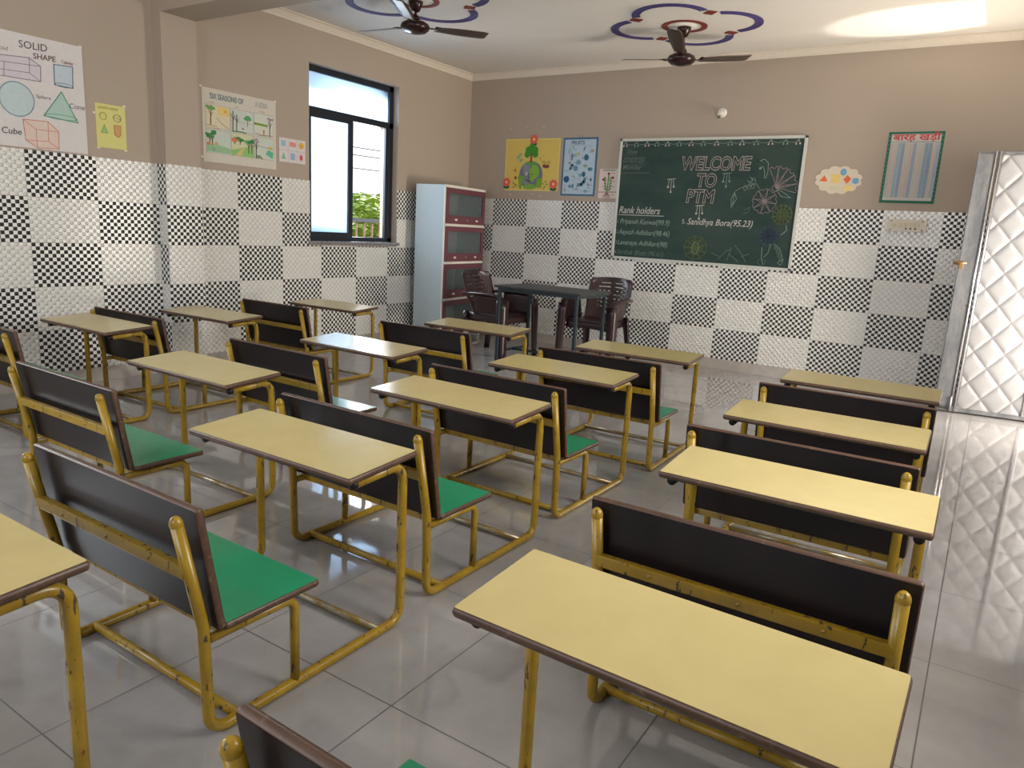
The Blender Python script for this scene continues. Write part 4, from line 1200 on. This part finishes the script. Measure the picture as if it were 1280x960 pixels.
# ---- cloud card
cl = [(3.836, 1.815)]
mbc = MB()
pts = []
N = 12
for k in range(N*9):
    a = 2*pi*k/(N*9)
    lobe = abs(sin(a*N/2))
    ru, rz_ = 0.196*(0.90+0.10*lobe), 0.122*(0.86+0.14*lobe)
    pts.append((4.031+ru*cos(a), 1.812+rz_*sin(a)))
mbc.loft([[(u, -0.001, z) for u, z in pts], [(u, -0.005, z) for u, z in pts]], 0, sm=False)
o = mbc.build('cloud_card', flat((216, 202, 182), 0.7, name='paper'))
tag(o, 'cream cloud-shaped card with orange, yellow and blue shapes right of the chalkboard', 'poster')
cv = Canvas('B')
cv.poly([(3.875, 1.800), (3.945, 1.800), (3.915, 1.852)], (222, 110, 60), D1+0.001); cv.poly([(3.972, 1.788), (4.048, 1.788), (4.046, 1.862), (3.976, 1.862)], (226, 200, 120), D1+0.001)
cv.ell(4.066, 1.880, 0.026, 0.030, (110, 165, 196), D1+0.001, 16); cv.poly([(4.072, 1.816), (4.104, 1.782), (4.136, 1.822), (4.102, 1.856)], (218, 110, 70), D1+0.002)
cv.ell(4.172, 1.806, 0.028, 0.026, (110, 165, 200), D1+0.001, 16); cv.poly([(4.085, 1.722), (4.155, 1.725), (4.150, 1.765), (4.100, 1.770)], (230, 205, 130), D1+0.001)
cv.ell(4.00, 1.745, 0.04, 0.014, (206, 200, 170), D1, 12); cv.ell(4.14, 1.88, 0.03, 0.012, (206, 206, 180), D1, 12)
cv.done('drawing', o)
# ---- Hindi letter chart
o = sheet('hindi_chart', 'green bordered Hindi letter chart with red heading and striped columns near the door', 'poster', 'B', 4.379, 4.790, 1.630, 2.204, (40, 106, 84))
cv = Canvas('B')
cv.poly([(4.402, 1.652), (4.768, 1.652), (4.768, 2.186), (4.402, 2.186)], (200, 194, 190), D1-0.0006)
cv.line([(4.404, 2.122), (4.766, 2.122)], 0.004, (90, 140, 130), D1)
n_ = 13
cols = [(176, 166, 164), (196, 176, 166), (128, 168, 176), (120, 140, 176), (190, 184, 160), (196, 170, 164), (130, 154, 184), (190, 186, 170), (190, 178, 176), (112, 150, 170), (110, 136, 170), (192, 176, 160), (140, 160, 184)]
for k in range(n_):
    u = 4.414+k*(0.345/(n_-1))
    for q in range(26):
        z = 2.105-q*0.0168
        cv.line([(u-0.008, z), (u+0.008, z)], 0.0155, tuple(int(q_*0.7+198*0.3) for q_ in cols[k]), D1)
for k in range(16):
    for u in (4.390, 4.779): cv.ell(u, 1.66+k*0.034, 0.003, 0.004, (140, 180, 150), D1, 6)
cv.done('drawing', o)
text('\u092c\u093e\u0930\u0939 \u0916\u095c\u0940', 'B', 4.415, 2.136, D2, 0.072, (196, 70, 66), o, bold=0.0012, sx_=1.30)

# ------------------------------------------------------------------ chalkboard
BX0, BX1, BZ0, BZ1 = 1.922, 3.737, 0.998, 2.192
cbd = thing('chalkboard', 'large green chalkboard with white frame and WELCOME TO PTM chalk lettering', 'chalkboard', (0, 0, 0))
mb = MB(); mb.box(((BX0+BX1)/2, -0.014, (BZ0+BZ1)/2), (BX1-BX0-0.01, 0.010, BZ1-BZ0-0.01), 0); mb.build('writing_surface', CHALKG, cbd)
mb = MB(); fw = 0.026
for (x, z, a, b) in (((BX0+BX1)/2, BZ1-fw/2, BX1-BX0, fw), ((BX0+BX1)/2, BZ0+fw/2, BX1-BX0, fw), (BX0+fw/2, (BZ0+BZ1)/2, fw, BZ1-BZ0), (BX1-fw/2, (BZ0+BZ1)/2, fw, BZ1-BZ0)):
    mb.box((x, -0.018, z), (a, 0.024, b), 0, bev=0.003)
mb.build('frame', flat((196, 198, 192), 0.4, 0.1, 0.5, 'white_board_frame'), cbd)
def chalk(c):
    n = NT('chalk')
    m_ = n.ramp(n.noise(n.coord(), 260, 2), [(0.40, 0.0), (0.60, 1.0)])
    cc = srgb(*c)
    return n.set(n.mix(m_, tuple(x*0.55+0.01 for x in cc), cc), 0.9, spec=0.1)
cW, cP, cG, cY, cB, cF, cR = chalk((208, 208, 202)), chalk((206, 192, 190)), chalk((146, 166, 154)), chalk((104, 118, 78)), chalk((78, 94, 112)), chalk((108, 126, 116)), chalk((188, 140, 150))
cQ = chalk((164, 146, 148))
DB = 0.0205
kw = dict(outline=0.0030, shear=0.10, bold=0.004)
text('WELCOME', 'B', 2.590, 1.893, DB, 0.172, cP, cbd, sx_=0.80, **kw)
text('TO', 'B', 2.755, 1.737, DB, 0.172, cP, cbd, sx_=0.80, **kw)
text('PTM', 'B', 2.668, 1.588, DB, 0.172, cP, cbd, sx_=0.86, **kw)
text('WELCOME', 'B', 2.596, 1.898, DB, 0.160, cF, cbd, sx_=0.84, outline=0.0022, shear=0.10)
lt = dict(shear=0.28, bold=0.0007)
text('Rank holders', 'B', 1.962, 1.462, DB, 0.098, cW, cbd, sx_=0.86, **lt)
text('Priyansh Kanwal(99.9)', 'B', 1.985, 1.358, DB, 0.070, cG, cbd, sx_=0.86, **lt)
text('Aayush Adhikari(98.46)', 'B', 1.980, 1.252, DB, 0.070, cG, cbd, sx_=0.84, **lt)
text('Lavanaya Adhikari(98)', 'B', 1.975, 1.146, DB, 0.070, cG, cbd, sx_=0.88, **lt)
text('Sarthak Bhatt (96.61)', 'B', 1.975, 1.048, DB, 0.070, cF, cbd, sx_=0.86, **lt)
for k, s_ in enumerate(('1', '2', '3', '4')): text(s_, 'B', 1.950, 1.36-k*0.104, DB, 0.05, cG, cbd)
text('5.', 'B', 2.650, 1.383, DB, 0.06, cW, cbd)
text('Sanidhya Bora(95.23)', 'B', 2.705, 1.378, DB, 0.084, cW, cbd, sx_=0.885, **lt)
text('Date', 'B', 2.0, 2.046, DB, 0.056, cF, cbd, **lt)
text('07/07/25', 'B', 1.965, 1.958, DB, 0.075, cF, cbd, sx_=0.85, **lt)
text('Monday', 'B', 1.965, 1.895, DB, 0.062, cF, cbd, sx_=1.0, **lt)
cv = Canvas('B')
def L(p, w_, c): cv.line(p, w_, c, DB)
L([(1.965, 1.444), (2.46, 1.446)], 0.006, cW); L([(1.96, 1.937), (2.215, 1.94)], 0.004, cF); L([(1.955, 1.858), (2.27, 1.862)], 0.005, cF)
L([(1.965, 2.030), (2.10, 2.032)], 0.003, cF)
# garland along the top
gx = [1.98, 2.10, 2.215, 2.32, 2.43, 2.55, 2.67, 2.79, 2.92, 3.05, 3.16, 3.29, 3.42, 3.55, 3.66]
for i, (a, b) in enumerate(zip(gx, gx[1:])):
    L([(a+(b-a)*k/8, 2.150-0.018*sin(pi*k/8)) for k in range(9)], 0.004, cG)
for i, a in enumerate(gx):
    c = cP if i % 2 == 0 else cG
    L([(a, 2.162), (a-0.02, 2.125)], 0.004, c); L([(a, 2.162), (a+0.014, 2.128)], 0.004, c)
    cv.ell(a-0.02, 2.120, 0.009, 0.009, c, DB, 10); cv.ell(a+0.015, 2.122, 0.009, 0.009, c, DB, 10)
# small hanging ornaments
for (a, b, c) in ((2.50, 1.80, cW), (3.045, 1.858, cG), (2.815, 1.556, cW)):
    L([(a-0.038, b), (a+0.045, b+0.008)], 0.006, c)
    for dx, dz in ((-0.026, -0.072), (0.006, -0.118), (0.034, -0.068)):
        L([(a+dx*0.7, b), (a+dx, b+dz)], 0.005, c); cv.ell(a+dx, b+dz, 0.010, 0.011, c, DB, 12)
# flowers
def petals(cu_, cz_, R_, n, a0, c, w_=0.005, ph=0.30, cc=None, full=2*pi):
    for k in range(n):
        a = a0+full*k/n
        p = []
        for t in range(11):
            s_ = t/10; aa = a+ph*sin(pi*(2*s_-1))*1.0*(full/n/1.0)*1.2
            rr_ = R_*(sin(pi*s_)**0.6)*(0.9+0.1*cos(6*pi*s_))
            p.append((cu_+rr_*cos(aa), cz_+rr_*sin(aa)))
        L(p, w_, c)
    cv.ring(cu_, cz_, R_*0.14, R_*0.14, w_, cc or c, DB, 12)
petals(3.510, 1.735, 0.215, 5, rad(0), cQ, 0.0055, 0.42, full=rad(125))
L([(3.52, 1.72), (3.57, 1.66), (3.655, 1.65), (3.58, 1.70), (3.52, 1.73)], 0.005, cG)
petals(3.425, 1.615, 0.125, 8, 0.2, cQ, 0.005, 0.42)
petals(3.60, 1.50, 0.10, 12, 0.0, cY, 0.007, 0.5); petals(3.60, 1.50, 0.06, 9, 0.3, cY, 0.008, 0.5)
petals(3.50, 1.305, 0.10, 11, 0.1, cB, 0.010, 0.5); petals(3.50, 1.305, 0.06, 8, 0.4, cB, 0.012, 0.5)
petals(2.816, 1.155, 0.13, 9, 0.0, cY, 0.006, 0.5); petals(2.816, 1.16, 0.085, 6, 0.5, cY, 0.005, 0.5); cv.ring(2.816, 1.155, 0.035, 0.055, 0.006, cG, DB)
cv.ring(3.347, 1.955, 0.018, 0.018, 0.005, cG, DB); L([(3.345, 1.975), (3.38, 1.99), (3.42, 1.955), (3.425, 1.88), (3.412, 1.82)], 0.006, cG)
L([(3.35, 1.915), (3.375, 1.925), (3.395, 1.88), (3.40, 1.82)], 0.006, cG); cv.ell(3.352, 1.908, 0.012, 0.012, cG, DB, 10)
L([(3.145, 1.70), (3.20, 1.735), (3.28, 1.752), (3.33, 1.772), (3.365, 1.73)], 0.005, cG)
for k in range(3): cv.ring(3.235+0.035*k, 1.732+0.010*k, 0.014, 0.024, 0.005, cG, DB, 14)
L([(3.14, 1.69), (3.115, 1.63), (3.125, 1.55), (3.165, 1.63), (3.14, 1.69), (3.135, 1.58)], 0.006, cG)
for p in ([(3.27, 1.83), (3.30, 1.80), (3.27, 1.78), (3.30, 1.765)], [(3.285, 1.82), (3.315, 1.815), (3.325, 1.785)], [(3.25, 1.80), (3.27, 1.775), (3.29, 1.80)]): L(p, 0.005, cG)
for p in ([(3.25, 1.53), (3.30, 1.56), (3.29, 1.52)], [(3.24, 1.50), (3.29, 1.51)]): L(p, 0.005, cF)
L([(3.645, 1.41), (3.655, 1.36), (3.61, 1.32)], 0.008, cG)
L([(3.455, 1.20), (3.46, 1.10), (3.48, 1.045)], 0.006, cG); L([(3.53, 1.23), (3.515, 1.15), (3.48, 1.11)], 0.006, cG); cv.ring(3.465, 1.065, 0.035, 0.03, 0.005, cF, DB, 14)
for k in range(4): cv.ring(3.585+0.018*k, 1.20-0.035*k, 0.016, 0.013, 0.004, cG, DB, 12)
L([(3.56, 1.235), (3.62, 1.19), (3.645, 1.13), (3.66, 1.09), (3.64, 1.045), (3.61, 1.07), (3.655, 1.105)], 0.005, cG)
for p in ([(3.05, 1.06), (3.12, 1.14), (3.17, 1.17)], [(3.14, 1.06), (3.17, 1.18)], [(3.20, 1.20), (3.27, 1.13), (3.32, 1.05)], [(3.15, 1.12), (3.25, 1.05)], [(3.27, 1.10), (3.34, 1.13)], [(2.98, 1.12), (3.06, 1.09)]): L(p, 0.007, cF)
cv.done('chalk_drawing', cbd)

# ------------------------------------------------------------------ small fittings on the back wall
sb = thing('switch_board', 'white electrical switch board on the tiles below the Hindi chart', 'switch board', (4.620, -TT, 1.447))
mb = MB(); mb.box((0, -0.012, 0), (0.300, 0.024, 0.100), 0, bev=0.004)
for a in (-0.118, 0.118):
    for b in (-0.036, 0.036): mb.lathe([(0, 0.028), (0.005, 0.027), (0.006, 0.022)], (a, 0, b), 1, 10, 'Y')
mb.build('plate', [flat((214, 206, 190), 0.35, name='ivory_plastic'), flat((60, 56, 52), 0.4, name='screw_dark')], sb)
SWM = flat((222, 210, 182), 0.35, name='switch_cream')
for k in range(5):
    mb = MB(); mb.box((-0.055+k*0.034, -0.027, 0.006), (0.024, 0.010, 0.036), 0, Matrix.Rotation(rad(8), 3, 'X'), bev=0.002); mb.build('switch', SWM, sb)
for k in range(3):
    mb = MB(); mb.lathe([(0, 0.030), (0.006, 0.030), (0.007, 0.023)], (0.0+k*0.034, 0, -0.026), 0, 12, 'Y'); mb.build('socket_hole', flat((60, 52, 44), 0.5, name='socket_dark'), sb)
mb = MB(); mb.lathe([(0, 0.030), (0.012, 0.029), (0.016, 0.022)], (-0.095, 0, 0), 0, 16, 'Y'); mb.build('indicator', SWM, sb)
lh = thing('lamp_holder', 'small white angled bulb holder high on the back wall above the chalkboard', 'lamp holder', (2.933, 0, 2.410))
mb = MB(); mb.lathe([(0, 0.014), (0.036, 0.014), (0.042, 0.008), (0.043, 0.0)], (0, 0, 0), 0, 24, 'Y'); mb.build('base', WHITE, lh)
mb = MB(); mb.tube([(0, -0.012, 0), (0, -0.045, -0.008), (0, -0.07, -0.03)], 0.022, 0, n=16, fil=0.01); mb.build('socket', WHITE, lh)
mb = MB(); mb.lathe([(0.012, 0.0), (0.015, 0.008), (0.0155, 0.016), (0.0, 0.017)], (0, 0, 0), 0, 16); mb.build('collar', flat((150, 140, 110), 0.3, 0.7, 0.5, 'brass'), lh, loc=(0, -0.073, -0.036), rot=(rad(150), 0, 0))
# torn tape left on the wall
def scraps(name, label, wall, pts, rgb):
    for i, (u, z, a, b) in enumerate(pts):
        cv = Canvas(wall)
        k = random.Random(i)
        pp = [(u+a*cos(t)*k.uniform(0.7, 1.1), z+b*sin(t)*k.uniform(0.7, 1.1)) for t in [2*pi*q/8 for q in range(8)]]
        m = cv.mb
        m.loft([[cv.P(x, y, 0.0004) for x, y in pp], [cv.P(x, y, 0.002) for x, y in pp]], 0, sm=False)
        cv.mats = [flat(rgb, 0.7, name='tape')]
        tag(cv.done(name, None), ('leftmost', 'middle', 'rightmost')[i]+' of three '+label, 'tape scrap', label)
scraps('tape_scrap', 'small pale tape scraps above the globe poster', 'B', [(0.56, 2.33, 0.022, 0.009), (0.78, 2.335, 0.016, 0.009), (0.99, 2.335, 0.018, 0.010)], (190, 178, 160))
scraps('tape_scrap', 'small pale tape scraps below the globe poster', 'B', [(0.60, 1.620, 0.018, 0.008), (0.895, 1.628, 0.016, 0.008), (0.995, 1.610, 0.020, 0.008)], (196, 186, 170))

# ------------------------------------------------------------------ outside the window
mb = MB(); quadbox(mb, -30, -WT-0.01, -20, 25, -0.35, -0.15); struct(mb.build('ground', flat((150, 140, 118), 0.9, name='bare_earth')))
mb = MB(); quadbox(mb, RX+WT+0.01, 16, -14, 6, -0.2, -0.02); struct(mb.build('ground', flat((196, 186, 170), 0.8, name='concrete')))
rl = thing('terrace_railing', 'terrace railing with pale bars seen through the open window', 'railing', (-2.0, 0, 0))
RAILM = flat((196, 150, 132), 0.6, name='pinkish_paint')
mb = MB(); quadbox(mb, -0.03, 0.03, -1.5, 3.5, 1.22, 1.27); mb.build('top_rail', flat((120, 120, 124), 0.5, name='rail_grey'), rl)
mb = MB(); quadbox(mb, -0.02, 0.02, -1.5, 3.5, 0.30, 0.34); mb.build('bottom_rail', RAILM, rl)
for k in range(34):
    y = -1.45+k*0.15
    mb = MB(); mb.tube([(0, y, -0.15 if k % 8 == 0 else 0.32), (0, y, 1.24)], 0.014 if k % 8 else 0.025, 0, n=8); mb.build('bar', RAILM, rl)
def garden_tree(label, x, y, zc, rx, ry, rz_, n):
    r = thing('garden_tree', label, 'tree', (x, y, -0.15), 0, 'trees beyond the window')
    k = random.Random(int(x*100+y*10))
    mb = MB(); mb.tube([(0, 0, 0), (0.1, 0.05, zc*0.5), (0, 0.1, zc)], [0.12, 0.09, 0.06], 0, n=8)
    for q in range(6):
        a = q*1.05; mb.tube([(0, 0.08, zc*0.7), (rx*0.6*cos(a), ry*0.6*sin(a), zc+rz_*0.3*sin(q*2.1))], 0.03, 0, n=6)
    mb.build('trunk', flat((96, 76, 58), 0.9, name='bark'), r)
    mb = MB()
    for _ in range(n):
        while True:
            p = Vector((k.uniform(-1, 1), k.uniform(-1, 1), k.uniform(-1, 1)))
            if 0.45 < p.length < 1: break
        lump = 0.82+0.18*sin(5*p.x+3*p.y)*cos(4*p.z+2*p.y)
        c_ = Vector((p.x*rx*lump, p.y*ry*lump, zc+p.z*rz_*lump))
        R = Matrix.Rotation(k.uniform(0, 6.28), 3, 'Z') @ Matrix.Rotation(k.uniform(-1.2, 1.2), 3, 'X')
        s_ = k.uniform(0.06, 0.13)
        vs = [mb.v(c_ + R @ Vector(q)) for q in ((-s_, 0, 0), (0, -s_*0.45, 0.01), (s_, 0, 0), (0, s_*0.45, 0.01))]
        mb.f(vs)
    mb.build('foliage', LEAF, r)
garden_tree('bright green tree beyond the railing, filling the open window', -5.5, 3.2, 1.05, 1.5, 1.9, 1.25, 4200)
garden_tree('green tree further off beyond the window', -8.5, 6.2, 1.0, 2.0, 2.4, 1.5, 3000)
for k, z in enumerate((2.55, 2.85, 3.0)):
    mb = MB()
    pp = [(-9.0+k*0.3, -8+i*1.6, z+0.35*((i-8)/8)**2) for i in range(17)]
    mb.tube(pp, 0.012, 0, n=5)
    o = mb.build('overhead_wire', flat((60, 60, 64), 0.6, name='cable_dark'))
    tag(o, ('lowest', 'middle', 'topmost')[k]+' of the thin dark overhead wires outside the window', 'wire', 'overhead wires outside the window')
